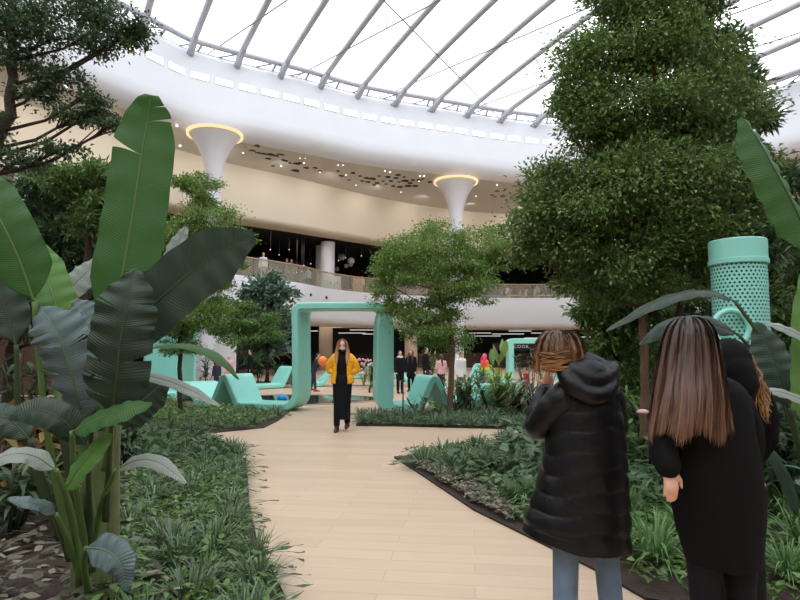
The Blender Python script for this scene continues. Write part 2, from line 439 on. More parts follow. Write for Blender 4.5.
struct('wall_sky_block', sweep(MB(), [(RIM, 1.6, 17.25), (WAL, 16, 17.6), (WAL, 16, 0)]), M['soffit'])  # unseen cover added to keep sky light off the gallery ring
# white partition under the gallery on the left
pw = MB()
ths = np.linspace(math.atan2(30-12, -14-8), math.atan2(32.4-12, -8.7-8), 24)
pw.loft([[MEZ.pt(t, .5, 0), MEZ.pt(t, .5, 3.18), MEZ.pt(t, .75, 3.18), MEZ.pt(t, .75, 0)] for t in ths])
struct('wall_partition', pw, M['white'], False)

# ------------------------------------------------------------------ roof arches
DA = Vector((-.545, .838)).normalized(); NA = Vector((.838, .545))
def arch_ends(c):
    inside = []
    for s in np.arange(-80, 80, .25):
        p = NA * c + DA * s; d = np.array(p) - C0; t = math.atan2(d[1], d[0])
        if math.hypot(*d) < RIM.rad(t) - .15: inside.append(s)
    return (inside[0], inside[-1]) if len(inside) > 8 else None
def arch_pt(c, s, e, zb=17.3, k=.0046):
    h = (e[1]-e[0])/2; m = (e[0]+e[1])/2
    p = NA * c + DA * s; return Vector((p.x, p.y, zb + k * (h*h - (s-m)**2)))
ARCH = []
c = -10.2
while c < 52:
    e = arch_ends(c)
    if e and e[1] - e[0] > 10: ARCH.append((c, e))
    c += 2.5
for i, (c, e) in enumerate(ARCH):
    base = arch_pt(c, e[1], e)
    t = thing('roof_arch', 'slender grey steel tube arch carrying the glazed roof, foot on the ring truss', 'roof arch', base, 'parallel roof arches over the hall')
    ss = np.linspace(e[0], e[1], 40)
    a = MB(); a.tube([arch_pt(c, s, e) for s in ss], .165, 10); obj('tube', a, M['steel'], t)
    for sgn, s in ((1, e[1]), (-1, e[0])):
        f = MB(); p = arch_pt(c, s, e); d = Vector((DA.x, DA.y, 0)) * sgn
        f.tube([p - d*.9 + Vector((0, 0, .15)), p + d*.3 - Vector((0, 0, .35))], [.16, .2], 8)
        f.box(p + d*.35 - Vector((0, 0, .4)), (.5, .5, .12)); obj('foot', f, M['steel'], t)
# roof skin: membrane panels between neighbouring arches
rf = MB()
for i in range(len(ARCH) - 1):
    (c1, e1), (c2, e2) = ARCH[i], ARCH[i+1]
    G = []
    for k in range(31):
        a = arch_pt(c1, e1[0] + (e1[1]-e1[0])*k/30, e1) + Vector((0, 0, .3)); b = arch_pt(c2, e2[0] + (e2[1]-e2[0])*k/30, e2) + Vector((0, 0, .3))
        G.append([a, a.lerp(b, .5) + Vector((0, 0, .12)), b])
    rf.grid(G)
o = struct('window_roof', rf, M['roofglass'])
# ring truss
rt = thing('ring_truss', 'grey tubular ring truss on top of the white curved bulkhead', 'truss', RIM.pt(2.0, 0, 17.3))
a = MB(); pp = [RIM.pt(t, -.35, 17.6) for t in TH]; a.tube(pp + [pp[0]], .15, 8, caps=False, ref=(0, 0, 1)); obj('top_tube', a, M['steel'], rt)
a = MB(); pp = [RIM.pt(t, .25, 17.3) for t in TH]; a.tube(pp + [pp[0]], .09, 8, caps=False, ref=(0, 0, 1)); obj('rear_tube', a, M['steel'], rt)
a = MB()
for i in range(0, NT, 3):
    t0, t1 = TH[i], TH[(i+2) % NT] if i+2 < NT else TH[0] + 4*PI/NT
    a.tube([RIM.pt(t0, -.35, 17.6), RIM.pt(t0, .3, 17.35)], .07, 6)
    a.tube([RIM.pt(t0, -.35, 17.6), RIM.pt(t0 + 1.6*2*PI/NT, .25, 17.3)], .05, 6)
o = obj('lacing', a, M['steel'], rt); o['kind'] = 'stuff'
# tie cables with hangers
def cable(p, d, ln, hang, lab):
    o_ = Vector(p); t = thing('tie_cable', lab, 'cable', o_, None)
    a = MB(); a.tube([o_, o_ + Vector(d).normalized() * ln], .035, 6); obj('rod', a, M['cable'], t)
    for h in hang:
        q = o_ + Vector(d).normalized() * h
        cc = NA.dot(q.xy); best = min(ARCH, key=lambda A: abs(A[0]-cc))
        a = MB(); s = DA.dot(q.xy); zt = arch_pt(best[0], max(best[1][0], min(best[1][1], s)), best[1]).z
        a.tube([q, Vector((q.x, q.y, zt))], .02, 6); obj('hanger', a, M['cable'], t)
for (u, v), nm, hg in (((205, 56), 'above the tall banana leaf', [12]), ((290, 80), 'crossing above the halfway bulkhead lamps', [8, 14, 22]),
                   ((372, 101), 'crossing over the small centre tree', [8, 16, 24]), ((455, 115), 'passing behind the tall right tree', [8, 16]), ((520, 123), 'rightmost, left of the tall tree', [7, 14])):
    p = gz(u, v, 17.7); cable(p, (.74, -.67, .03), 46, hg, 'long thin steel tie cable under the roof arches, ' + nm)
p = gz(500, 119, 17.7); cable(p, (-.5, -.87, .03), 46, [], 'thin steel cable slanting up left across the arches')
p = gz(700, 108, 17.7); cable(p, (-.5, -.87, .03), 46, [], 'thin steel cable slanting behind the tall right tree')

# ------------------------------------------------------------------ bulkhead lamps, soffit details
def th_of(p): return math.atan2(p[1]-C0[1], p[0]-C0[0])
lampg = 'row of glowing lamp boxes along the bulkhead'
t_a = th_of(gz(120, 50, 15.9)); t_b = th_of(gz(790, 110, 15.9))
lt = t_a; proto_l = None; nl = 0
while lt > t_b:
    r = RIM.rad(lt); step = 1.28 / r
    p = RIM.pt(lt, -.3, 15.75); w = .98 / r
    L = thing('bulkhead_lamp', 'glowing rectangular lamp box in the row along the white bulkhead', 'lamp', p, lampg)
    fr = MB(); fr.loft([[RIM.pt(a_, o_, z_) for o_, z_ in ((-.2, 15.56), (-.40, 15.56), (-.345, 15.94), (-.2, 15.94))] for a_ in (lt-w/2, lt, lt+w/2)])
    obj('housing', fr, M['white'], L, False)
    df = MB(); df.loft([[RIM.pt(a_, o_, z_) for o_, z_ in ((-.36, 15.6), (-.43, 15.6), (-.385, 15.9), (-.33, 15.9))] for a_ in (lt-w*.46, lt, lt+w*.46)])
    obj('diffuser', df, M['lamp'], L, False)
    lt -= step; nl += 1

# little warm lamps between the bulkhead and the arches, holes and downlights in the soffit
def soffit_pt(u, v):
    z = 12.55
    for _ in range(6):
        p = gz(u, v, z); th_ = th_of(p); r = math.hypot(p.x-C0[0], p.y-C0[1]); r0 = RIM.rad(th_) + 1; r1 = WAL.rad(th_)
        z = 12.7 - .3*max(-.25, min(1, (r-r0)/max(r1-r0, .1)))
    return p
hole_px = []
for (x, y) in ((245,148),(252,151),(258,153),(263,154),(270,155),(262,150),(276,156),(283,160),(290,163),(285,161),(296,164),(300,163),(306,168),(315,168),(320,171),(268,159),(273,166),(295,171),(257,146),(280,155),
               (338,171),(341,176),(353,173),(360,176),(366,178),(372,179),(379,176),(388,177),(383,181),(391,181),(396,178),(399,182),(405,181),(410,183),(404,177),(413,180),(419,180),(386,184),(393,186),(377,183),(400,187),(408,186),(368,182),(362,181),(423,179),(430,182),(415,186),(374,185),(398,175),(349,180),(492,195),(497,191),(503,196),(510,193),(518,197)):
    hole_px.append((x, y))
for i, (x, y) in enumerate(hole_px):
    p = soffit_pt(x, y); rr = random.choice((.12, .16, .22, .27)) if i % 3 else .18
    a = MB(); a.lathe((p.x, p.y, p.z), [(rr, .05), (rr, -.012), (rr*.93, -.02), (rr*.9, -.012)], 14)
    side = 'between the two flared columns, left half' if x < 330 else ('between the two flared columns, right half' if x < 435 else 'right of the second flared column')
    tag(obj('ceiling_vent', a, M['black'], None, False, loc=(p.x, p.y, p.z)), 'small black disc vent in the grey soffit ' + side, 'vent', 'black disc vents in the soffit ' + side)
for (x, y) in ((243,153),(258,148),(281,166),(300,158),(305,158),(304,163),(320,172),(338,165),(343,165),(356,185),(385,171),(390,172),(401,192),(420,176),(424,176),(419,181),(476,196),(497,185),(180,146),(177,126),(66,87),(74,102),(82,92),(472,186),(524,200),(346,175)):
    p = soffit_pt(x, y); a = MB(); a.lathe((p.x, p.y, p.z), [(.058, .05), (.058, -.012), (.045, -.02)], 12)
    o = obj('downlight', a, M['spot'], None, False, loc=(p.x, p.y, p.z)); tag(o, 'tiny round glowing downlight in the grey soffit', 'downlight', 'tiny downlights in the soffit')

# flared columns
def column(px, yd, rbase, rcap, ztop, label):
    x = (px - 400) / 600 * yd
    t = thing('flared_column', label, 'column', (x, yd, 0))
    a = MB(); H = ztop
    prof = [(rbase*1.15, 0), (rbase, .3), (rbase, H - 3.4)]
    for k in range(1, 15):
        s = k / 14; prof.append((rbase + (rcap - rbase) * (s ** 3.2), H - 3.4 + 3.4 * s))
    a.lathe((x, yd, 0), prof + [(rcap, H + .02)], 40); obj('shaft', a, M['white'], t)
    a = MB(); a.lathe((x, yd, 0), [(rcap + .02, H - .01), (rcap + .12, H - .02), (rcap + .13, H + .12), (rcap, H + .12)], 48, caps=False); obj('light_ring', a, M['halo'], t, label='warm glowing ring around the column head')
column(210, 30.4, .38, 1.3, 12.6, 'white flared column with warm glowing ring, left one beside the tall banana leaf')
column(457, 39.2, .42, 1.35, 12.6, 'white flared column with warm glowing ring, above the small centre tree')
def plaincol(px, yd, z0, z1, r, m, label):
    x = (px - 400) / 600 * yd; a = MB(); a.lathe((x, yd, 0), [(r, z0), (r, z1)], 28)
    o = obj('round_column', a, m, None, True, loc=(x, yd, z0)); creases(o); tag(o, label, 'column'); return o
plaincol(327, 42.0, 5.52, 9.1, .5, M['white'], 'plain white round column on the gallery behind the glass railing')
plaincol(15, 23.8, 5.52, 9.3, .33, M['white'], 'white round column on the gallery at the far left behind the banana leaf')
plaincol(319, 44.0, 5.52, 9.2, .3, M['soffit'], 'thin greyish column close behind the white gallery column')
plaincol(326, 44.5, 0, 3.3, .5, M['tan'], 'tan round column on the ground floor seen through the teal arch')
plaincol(411, 38, 0, 3.3, .4, M['tan'], 'short tan round column right of the teal arch behind the crowd')
plaincol(598, 44.0, 0, 3.3, .35, M['tan'], 'tan round column behind the plants at the head of the woman in the puffer coat')

# gallery railing
gr = thing('gallery_railing', 'long curved glass railing with wooden handrail along the gallery', 'railing', MEZ.pt(2.2, .12, 5.52))
ta = th_of((-11, 28.5)); tb = th_of((27, 36)); npan = 38
for i in range(npan):
    a0 = ta + (tb-ta)*i/npan; a1 = ta + (tb-ta)*(i+.97)/npan
    a = MB(); a.loft([[MEZ.pt(q, .12, 5.4), MEZ.pt(q, .12, 6.52), MEZ.pt(q, .145, 6.52), MEZ.pt(q, .145, 5.4)] for q in (a0, (a0+a1)/2, a1)])
    obj('glass_pane', a, M['glass'], gr, False)
a = MB(); a.tube([MEZ.pt(ta + (tb-ta)*i/80, .13, 6.57) for i in range(81)], .045, 8, ref=(0, 0, 1)); obj('handrail', a, M['rail'], gr)

# gallery contents
for (u, v, d, r) in ((341.5, 257, 46, .26), (351, 261, 45, .27), (350.5, 264.5, 47, .2), (346, 266, 46, .16), (337, 269, 47, .17)):
    p = at(u, v, d); t = thing('globe_lamp', 'white globe lamp hanging over the gallery, %s' % {341.5: 'leftmost big one', 351: 'highest on the right', 350.5: 'just under the right big one', 346: 'small one in the middle', 337: 'small lowest one at left'}[u], 'lamp', p, None)
    a = MB(); a.ell(p, r, 18, 12); obj('globe', a, M['globe'], t)
    a = MB(); a.tube([p + Vector((0, 0, r*.95)), Vector((p.x, p.y, 9.2))], .012, 5); obj('cord', a, M['rubber'], t)
for (u, d, zz) in ((296, 40, 6.7), (301, 41, 6.9), (303, 41, 7.3), (269, 38, 7.9), (322, 46, 7.6), (345, 44, 8.3), (338, 44, 8.1), (278, 42, 8.2), (288, 41, 8.4), (250, 37, 8.0), (310, 45, 8.0), (361, 45, 8.6)):
    x = (u-400)/600*d; p = Vector((x, d, zz)); t = thing('pendant_bulb', 'tiny pendant bulb on a thin cord in the dark gallery', 'lamp', p, 'pendant bulbs in the dark gallery')
    a = MB(); a.ell(p, .04, 8, 6); obj('bulb', a, M['bulb'], t)
    a = MB(); a.tube([p, Vector((x, d, 9.2))], .02, 5); obj('cord', a, M['cable'], t)
def deck(u, d, m, z, lab):
    x = (u-400)/600*d; t = thing('deck_chair', lab, 'deck chair', (x, d, z)); s = random.choice((-1, 1))
    a = MB(); a.box((x, d, z+.32), (1.2, .6, .08)); a.box((x-s*.8, d, z+.5), (.08, .6, .5)); a.add([(x-s*.55, d-.3, z+.34), (x-s*.55, d+.3, z+.34), (x-s*1.0, d+.3, z+.85), (x-s*1.0, d-.3, z+.85), (x-s*.5, d-.3, z+.3), (x-s*.5, d+.3, z+.3), (x-s*.95, d+.3, z+.8), (x-s*.95, d-.3, z+.8)], [(0,1,2,3), (7,6,5,4), (0,3,7,4), (1,5,6,2)])
    obj('seat', a, m, t, False)
    for sx in (-.5, .5):
        for sy in (-.25, .25):
            a = MB(); a.box((x+sx, d+sy, z+.15), (.05, .05, .3)); obj('leg', a, M['white'], t, False)
for u, d, m, lab in ((492, 47.5, 'blueb', 'blue deck chair behind the gallery railing, left end of the row'), (500, 48.3, 'orangec', 'orange deck chair on the gallery next to the blue one'), (516, 47.6, 'whitec', 'white deck chair on the gallery right of the orange one'),
                     (530, 48, 'tan', 'beige deck chair on the gallery in the middle of the row'), (545, 47.5, 'whitec', 'white deck chair on the gallery at the right end of the row'), (364, 44, 'redc', 'red deck chair on the gallery beside the small centre tree')):
    deck(u, d, M[m], 5.5, lab)
def cabinet(u, d, z, dims, m, label, name='display_cabinet', cat='cabinet', nd=2):
    x = (u-400)/600*d; t = thing(name, label, cat, (x, d, z)); w, dp, h = dims
    a = MB(); a.box((x, d, z+h/2), dims); obj('body', a, m, t, False)
    a = MB(); a.box((x, d, z+h+.02), (w*1.04, dp*1.06, .05)); obj('top', a, m, t, False)
    for i in range(nd):
        a = MB(); a.box((x - w/2 + w*(i+.5)/nd, d-dp/2-.015, z+h*.5), (w/nd*.9, .03, h*.84)); dd = obj('door', a, m, t, False)
        a = MB(); a.ell((x - w/2 + w*(i+.5)/nd, d-dp/2-.05, z+h*.6), (.03, .03, .12), 8, 6); obj('handle', a, M['rubber'], dd)
cabinet(334, 41.2, 5.5, (.9, .5, 1.0), M['white'], 'small white cabinet at the foot of the white gallery column')
cabinet(358, 43.6, 5.5, (.7, .5, 1.2), M['wood'], 'small wooden cabinet on the gallery left of the centre tree')
cabinet(282, 46.5, 5.5, (7, .8, 1.3), M['brown'], 'long low brown counter at the back of the gallery, left', 'counter', 'counter', 6)
cabinet(375, 52.0, 5.5, (9, .8, 1.2), M['tan'], 'long pale counter at the back of the gallery, right', 'counter', 'counter', 7)
cabinet(505, 53.0, 5.5, (10, .8, 1.3), M['brown'], 'dark brown counter on the gallery behind the deck chairs', 'counter', 'counter', 8)
cabinet(350, 50.0, 0, (7, .8, 1.1), M['brown'], 'dark shop counter on the ground floor behind the arch', 'counter', 'counter', 6)
cabinet(470, 52, 0, (12, .8, 1.2), M['brown'], 'long dark shop counter under the gallery, right of the crowd', 'counter', 'counter', 8)
cabinet(15, 20.5, 0, (3.4, .5, 2.35), M['brown'], 'reddish brown shop unit at the far left behind the banana plant', 'shop_unit', 'shop unit', 3)

# strip lights under the gallery
k = 0
for (u, v, d, ln) in ((340, 327, 48, 2.4), (362, 330, 50, 2.0), (352, 333, 53, 2.4), (372, 334, 50, 1.6), (410, 331, 50, 1.8), (427, 334, 52, 2.2), (480, 333, 50, 1.8), (508, 334, 50, 2.6), (520, 331, 48, 1.8), (487, 336, 54, 2.4), (545, 333, 52, 2.4), (575, 337, 50, 2.6), (588, 341, 52, 2.4), (535, 338, 55, 2.0), (310, 331, 45, 1.2), (605, 335, 50, 2)):
    x = (u-400)/600*d; z = min(3.3, at(u, v, d).z); p = (x, d, z); a = MB(); a.box((x, d, z), (ln, .14, .05), random.uniform(-.1, .1))
    o = obj('strip_light', a, M['strip'], None, False, loc=p); tag(o, 'thin glowing strip light under the dark ceiling below the gallery', 'light', 'strip lights below the gallery')

def text(name, s, p, size, m, label, rz=0):
    cu = bpy.data.curves.new(name, 'FONT'); cu.body = s; cu.size = size; cu.extrude = .02; cu.space_character = 1.25
    o = bpy.data.objects.new('tmp', cu); COL.objects.link(o); dg = bpy.context.evaluated_depsgraph_get(); dg.update()
    me = bpy.data.meshes.new_from_object(o.evaluated_get(dg)); bpy.data.objects.remove(o)
    q = link(name, me, m, None, p); q.rotation_euler = (PI/2, 0, rz); tag(q, label, 'sign'); return q
def signboard(u, v, d, w, h, s, size, lab):
    x = (u-400)/600*d; z = at(u, v, d).z
    a = MB(); a.box((x, d, z+.1), (w, .1, h)); bd = obj('sign_board', a, M['black'], None, False, loc=(x, d, z)); tag(bd, lab + ', the dark board', 'sign board')
    text('shop_sign', s, (x - w*.33, d - .08, z), size, M['sign'], lab)
signboard(283, 353, 41, 1.6, .5, 'TRILIST', .36, 'white letters of the shop sign left of the teal arch')
signboard(512, 348, 48, 3.2, .6, 'EAT 2COOK', .36, 'white letters of the shop sign behind the thin teal frame')
cu_ = None
# white ventilation spots on the gallery edge
for (u, v) in ((308, 298), (324, 299), (492, 300), (497, 300)):
    p0 = None
    th_ = min(TH, key=lambda t: abs((MEZ.pt(t).x / max(MEZ.pt(t).y, .1) * 600 + 400) - u) if MEZ.pt(t).y > 20 else 1e9)
    q = MEZ.pt(th_, -.03, 4.9 if u < 400 else 5.1); a = MB(); a.ell(q, (.09, .09, .09), 10, 8)
    tag(obj('sensor', a, M['rubber'], None, loc=tuple(q)), 'small dark round sensor on the white gallery edge, ' + ('left of the teal arch' if u < 400 else 'right of the centre tree'), 'sensor', 'sensors on the gallery edge ' + ('left' if u < 400 else 'right'))

# ------------------------------------------------------------------ teal ribbon seats and arches round the pool
RC = (-1.4, 20.3); RO = 5.7; RW = .95
def fillet(P, r, n=8):
    out = [P[0]]
    for i in range(1, len(P)-1):
        a, b, c = Vector(P[i-1]), Vector(P[i]), Vector(P[i+1])
        rr = r[i] if hasattr(r, '__len__') else r
        d1 = (a-b); d2 = (c-b); ang = d1.angle(d2); cut = min(rr / max(math.tan(ang/2), .05), d1.length*.48, d2.length*.48)
        p, q = b + d1.normalized()*cut, b + d2.normalized()*cut
        for k in range(n+1):
            t = k/n; out.append(tuple((1-t)**2*p + 2*t*(1-t)*b + t*t*q))
    out.append(P[-1]); return out
def ribbon(P, r, th, mp, w):
    """P: (s, z) line; mp(s, z, r) -> world; w: width; th: thickness"""
    L = [Vector(p) for p in fillet(P, r)]; D = []
    for i, p in enumerate(L):     # densify
        if i and (p - L[i-1]).length > .25:
            k = int((p-L[i-1]).length/.25)+1; D += [L[i-1].lerp(p, j/k) for j in range(1, k)]
        D.append(p)
    D = [p for i, p in enumerate(D) if i == 0 or (p-D[i-1]).length > 1e-4]
    rings = []; b = .025
    for i, p in enumerate(D):
        t = (D[min(i+1, len(D)-1)] - D[max(i-1, 0)]).normalized(); n = Vector((-t.y, t.x)); h = (th(p.x, p.y) if callable(th) else th)/2
        sec = [(-h, b), (-h, w-b), (-h+b, w), (h-b, w), (h, w-b), (h, b), (h-b, 0), (-h+b, 0)]
        rings.append([mp(p.x + n.x*o, p.y + n.y*o, e) for o, e in sec])
    mb = MB(); mb.loft(rings); return mb
def ringmap(s, z, e):
    ph = math.radians(s / (RO * PI/180)); r = RO - e
    return Vector((RC[0] + r*math.sin(ph), RC[1] - r*math.cos(ph), z))
K = RO*PI/180
def rpath(L): return [(a*K, z) for a, z in L]
def teal(name, P, r, mp, loc, lab, cat, th=.16, w=RW):
    mb = ribbon(P, r, th, mp, w); o = obj(name, mb, M['teal'], None, loc=loc); creases(o, 35); tag(o, lab, cat); return o
front = rpath([(-70, .1), (-64, .1), (-58, .52), (-52, .5), (-46.5, .1), (-38.2, .1), (-33.6, .88), (-28.6, .1), (-11.5, .1), (-12.2, 2.58), (10.7, 2.58), (10.5, .1), (19.5, .1), (23.6, .88), (27.6, .1), (37, .1), (41, .5), (47, .5), (51, .1), (58, .1)])
rad = [.1, .2, .1, .1, .2, .1, .12, .1, .42, .2, .2, .32, .1, .12, .1, .15, .1, .1, .15, .1]
teal('ribbon_bench', front, rad, ringmap, (RC[0], RC[1]-RO, 0), 'long turquoise ribbon bench folding up into the big square arch behind the woman in yellow', 'bench', th=lambda s_, z_: .17 + .26*max(0, 1-abs(s_/K-10.5)/2.2)*min(1, max(0, 2.55-z_)/.3))
teal('ribbon_arch', rpath([(-73, .1), (-77, .1), (-77, 2.5), (-99, 2.5), (-99, .1), (-112, .1)]), .2, lambda s, z, e: ringmap(s, z, e) + Vector((-.95, -.3, 0)), tuple(ringmap(-88*K, 0, 0)), 'turquoise ribbon arch at the left behind the thin tree trunk', 'arch')
teal('ribbon_bench', rpath([(-122, .1), (-138, .1), (-142.4, .86), (-147, .1), (-158, .1), (-162, .5), (-197, .5), (-202, .1), (-216, .1)]), .12, ringmap, tuple(ringmap(-165*K, 0, 0)), 'turquoise ribbon bench on the far side of the dark pool', 'bench')
def flatmap(x0, y0, ang):
    ca, sa = math.cos(ang), math.sin(ang)
    return lambda s, z, e: Vector((x0 + s*ca - e*sa, y0 + s*sa + e*ca, z))
teal('ribbon_arch', [(-.6, .1), (0, .1), (0, 1.95), (1.75, 1.95), (1.75, .1), (2.3, .1)], .14, flatmap(5.55, 30, 0), (5.55, 30, 0), 'small far turquoise arch right of the centre, before the shop sign', 'arch', .26, .9)
teal('ribbon_bench', [(-1.2, .1), (-.4, .1), (0, .95), (.5, .1), (1.4, .1)], .12, flatmap(3.55, 25, .3), (3.55, 25, 0), 'turquoise folded seat near the person in rainbow colours', 'bench')
teal('ribbon_bench', [(-1.2, .1), (-.4, .1), (0, .75), (.6, .75), (1.0, .1), (1.6, .1)], .12, flatmap(-1.6, 31.5, 0), (-1.6, 31.5, 0), 'distant turquoise bench right of the far pool edge', 'bench')

# pool
pc = (-3.0, 18.3); pl = MB()
def poolr(a): return 1 + .06*math.sin(3*a+1)
PV = [(pc[0] + 2.35*poolr(a)*math.cos(a), pc[1] + 1.85*poolr(a)*math.sin(a)) for a in [2*PI*i/48 for i in range(48)]]
pl.loft([[Vector((x, y, .004)) for x, y in PV], [Vector((x, y, .02)) for x, y in PV]])
tag(obj('pool_water', pl, M['water'], None, False, loc=(pc[0], pc[1], 0)), 'dark still shallow pool reflecting the turquoise arch', 'pool')
rm = MB(); rm.loft([[Vector((pc[0]+(x-pc[0])*a, pc[1]+(y-pc[1])*a, z)) for x, y in PV] for a, z in ((1.0, 0.0), (1.0, .035), (1.03, .035), (1.03, 0.0))], caps=False)
struct('trim_pool', rm, M['floor'], False)
b = MB(); q = Vector((-3.3, 16.95, .14)); b.ell(q, .145, 24, 16); tag(obj('ball', b, M['blueb'], None, loc=tuple(q)), 'bright blue ball by the turquoise bench at the pool edge', 'ball')

# ------------------------------------------------------------------ planting beds
def g2(u, v): p = gz(u, v); return (p.x, p.y)
def arcpts(a0, a1, r, n=10): return [(RC[0] + r*math.sin(math.radians(a)), RC[1] - r*math.cos(math.radians(a))) for a in np.linspace(a0, a1, n)]
BED = {
 'A': [(-.15, 1.2), (-.45, 2.8), g2(285, 600), g2(270, 568), g2(256, 540), g2(249, 505), g2(247, 475), g2(245, 460), g2(236, 452), g2(215, 446), g2(180, 440), (-7, 10.5), (-12, 10.3), (-12, .8)],
 'B': [g2(289, 412.5), g2(278, 421), g2(264, 428), g2(235, 431), g2(205, 434), g2(175, 437), (-7, 11.4), (-12, 11.3), (-14, 19.5)] + arcpts(-73, -14, RO+.12),
 'C': [g2(356, 426), g2(360, 415)] + arcpts(11, 50, RO+.12) + [(4.3, 17.6), (9, 21), (15, 21), (15, 11.6), (6, 11.0), g2(560, 433), g2(500, 429), g2(420, 427)],
 'D': [g2(394, 458), g2(425, 478), g2(474, 511), g2(537, 542), g2(593, 570), g2(645, 600), (2.0, 3.5), (3.0, 3.25), (4.2, 1.0), (14, 1.0), (15, 10.2), (6, 9.9), g2(560, 442), g2(480, 447), g2(440, 454)],
 'F': [(-13, 21), (-9, 21.5), (-8.2, 25), (-5, 26.2), (-4.2, 28.4), (-7.5, 28.9), (-13, 25)]}
def inside(P, x, y):
    c = False; j = len(P)-1
    for i in range(len(P)):
        if (P[i][1] > y) != (P[j][1] > y) and x < (P[j][0]-P[i][0])*(y-P[i][1])/(P[j][1]-P[i][1]) + P[i][0]: c = not c
        j = i
    return c
def edge_dist(P, x, y):
    d = 9e9
    for i in range(len(P)):
        a = Vector(P[i]); b = Vector(P[(i+1) % len(P)]); q = Vector((x, y)); t = max(0, min(1, (q-a).dot(b-a)/max((b-a).length_squared, 1e-9)))
        d = min(d, (q-a-(b-a)*t).length)
    return d
names = {'A': 'planting_bed', 'B': 'planting_bed', 'C': 'planting_bed', 'D': 'planting_bed', 'F': 'planting_bed'}
blab = {'A': 'dark soil of the front left planting bed under the banana plant', 'B': 'dark soil of the small left bed before the turquoise bench', 'C': 'dark soil of the bed under the small centre tree',
        'D': 'dark soil of the right bed behind the two women in black', 'F': 'dark soil of the far left bed behind the pool'}
for k, P in BED.items():
    cx = sum(p[0] for p in P)/len(P); cy = sum(p[1] for p in P)/len(P)
    bm = MB(); V = [Vector((x, y, 0)) for x, y in P]; n = len(V)
    V2 = [Vector((x, y, .022)) for x, y in P]
    bm.add(V + V2, [tuple(range(n, 2*n))] + [(i, (i+1) % n, n+(i+1) % n, n+i) for i in range(n)])
    o = obj('planting_bed', bm, M['soil'], None, False, loc=(cx, cy, 0)); tag(o, blab[k], 'planting bed')
    tr = MB(); rim = [Vector((x, y, .018)) for x, y in P]; tr.tube(rim + [rim[0]], .005, 4, ref=(0, 0, 1), caps=False)
    obj('edging', tr, M['rubber'], o, False)
def in_view(x, y, z=0, m=30):
    if y < 1.2: return False
    u = 400 + x/y*600; return -m < u < 800+m and 350 + (1.5-z)/y*600 < 700
def scatter(bed, n, dmin, cond=None, edge=.12, tries=6000):
    P = BED[bed]; xs = [p[0] for p in P]; ys = [p[1] for p in P]; out = []
    for _ in range(tries):
        x = random.uniform(min(xs), max(xs)); y = random.uniform(min(ys), max(ys))
        if not in_view(x, y) or not inside(P, x, y) or edge_dist(P, x, y) < edge: continue
        if cond and not cond(x, y): continue
        if any((x-a)**2 + (y-b)**2 < dmin**2 for a, b in out): continue
        out.append((x, y))
        if len(out) >= n: break
    return out
# clump meshes (blades start at the origin)
def clump_mesh(name, n, L, W, spread=.06, elev=(.5, 1.45), droop=1.2, seg=5, wide=.35, base=.6):
    a = rng.uniform(0, 2*PI, n); e = rng.uniform(elev[0], elev[1], n)
    D = np.stack([np.cos(a)*np.cos(e), np.sin(a)*np.cos(e), np.sin(e)], 1)
    P = np.stack([np.cos(a)*rng.uniform(0, spread, n), np.sin(a)*rng.uniform(0, spread, n), np.zeros(n)], 1)
    Ls = L*rng.uniform(.6, 1.1, n); V, Q = blades(P, D, Ls, W*rng.uniform(.7, 1.2, n), droop/L*rng.uniform(.5, 1.1, n)*.7, seg, base, wide=wide)
    V[:, 2] = np.maximum(V[:, 2], .01 + rng.uniform(0, .03, len(V)))
    return np_mesh(name, V, Q)
def leafy_mesh(name, n, h, r, L, W, m_up=.6, dens=1):
    """low bushy plant: broad leaves on short arching petioles"""
    a = rng.uniform(0, 2*PI, n); rr = r*np.sqrt(rng.uniform(0, 1, n)); z = h*(1 - (rr/r)**2*.7)*rng.uniform(.45, 1, n)
    P = np.stack([rr*np.cos(a), rr*np.sin(a), z], 1)
    D = np.stack([np.cos(a), np.sin(a), rng.uniform(-.3, .7, n)], 1) + rng.normal(0, .35, (n, 3))
    V, Q = blades(P, D, L*rng.uniform(.6, 1.1, n), W*rng.uniform(.7, 1.1, n), np.full(n, 1.1)*.25/L, 4, .15, wide=.42)
    O = np.tile([0, 0, -.02], (n, 1)) + rng.normal(0, .01, (n, 3)); ln = np.linalg.norm(P - O, axis=1)*1.04
    V2, Q2 = blades(O, P - O, ln, np.full(n, .006), np.zeros(n), 4, 1, tip=.8); V, Q = np.concatenate([V, V2]), np.concatenate([Q, Q2 + len(V)])
    return np_mesh(name, V, Q)
def place_copies(name, meshes, m, pts, label, cat, group, s=(.8, 1.2), z=.05):
    for i, (x, y) in enumerate(pts):
        me = meshes[i % len(meshes)]
        if not me.materials: me.materials.append(m)
        o = bpy.data.objects.new(name, me); COL.objects.link(o); o.location = (x, y, z); o.rotation_euler = (0, 0, random.uniform(0, 6.28))
        k = random.uniform(*s); o.scale = (k, k, k*random.uniform(.85, 1.1)); tag(o, label, cat, group)
mondo = [clump_mesh('mondo', 120, .36, .012, .09, (.35, 1.5), .85) for _ in range(4)]
mondo_far = [clump_mesh('mondo_far', 80, .34, .016, .12, (.3, 1.5), .85, 4) for _ in range(4)]
lirio = [clump_mesh('lirio', 190, .62, .011, .09, (.6, 1.5), 1.15, 8) for _ in range(3)]
low = [leafy_mesh('low', 60, .22, .26, .12, .055) for _ in range(3)]
lowb = [leafy_mesh('lowb', 46, .3, .3, .17, .075) for _ in range(3)]
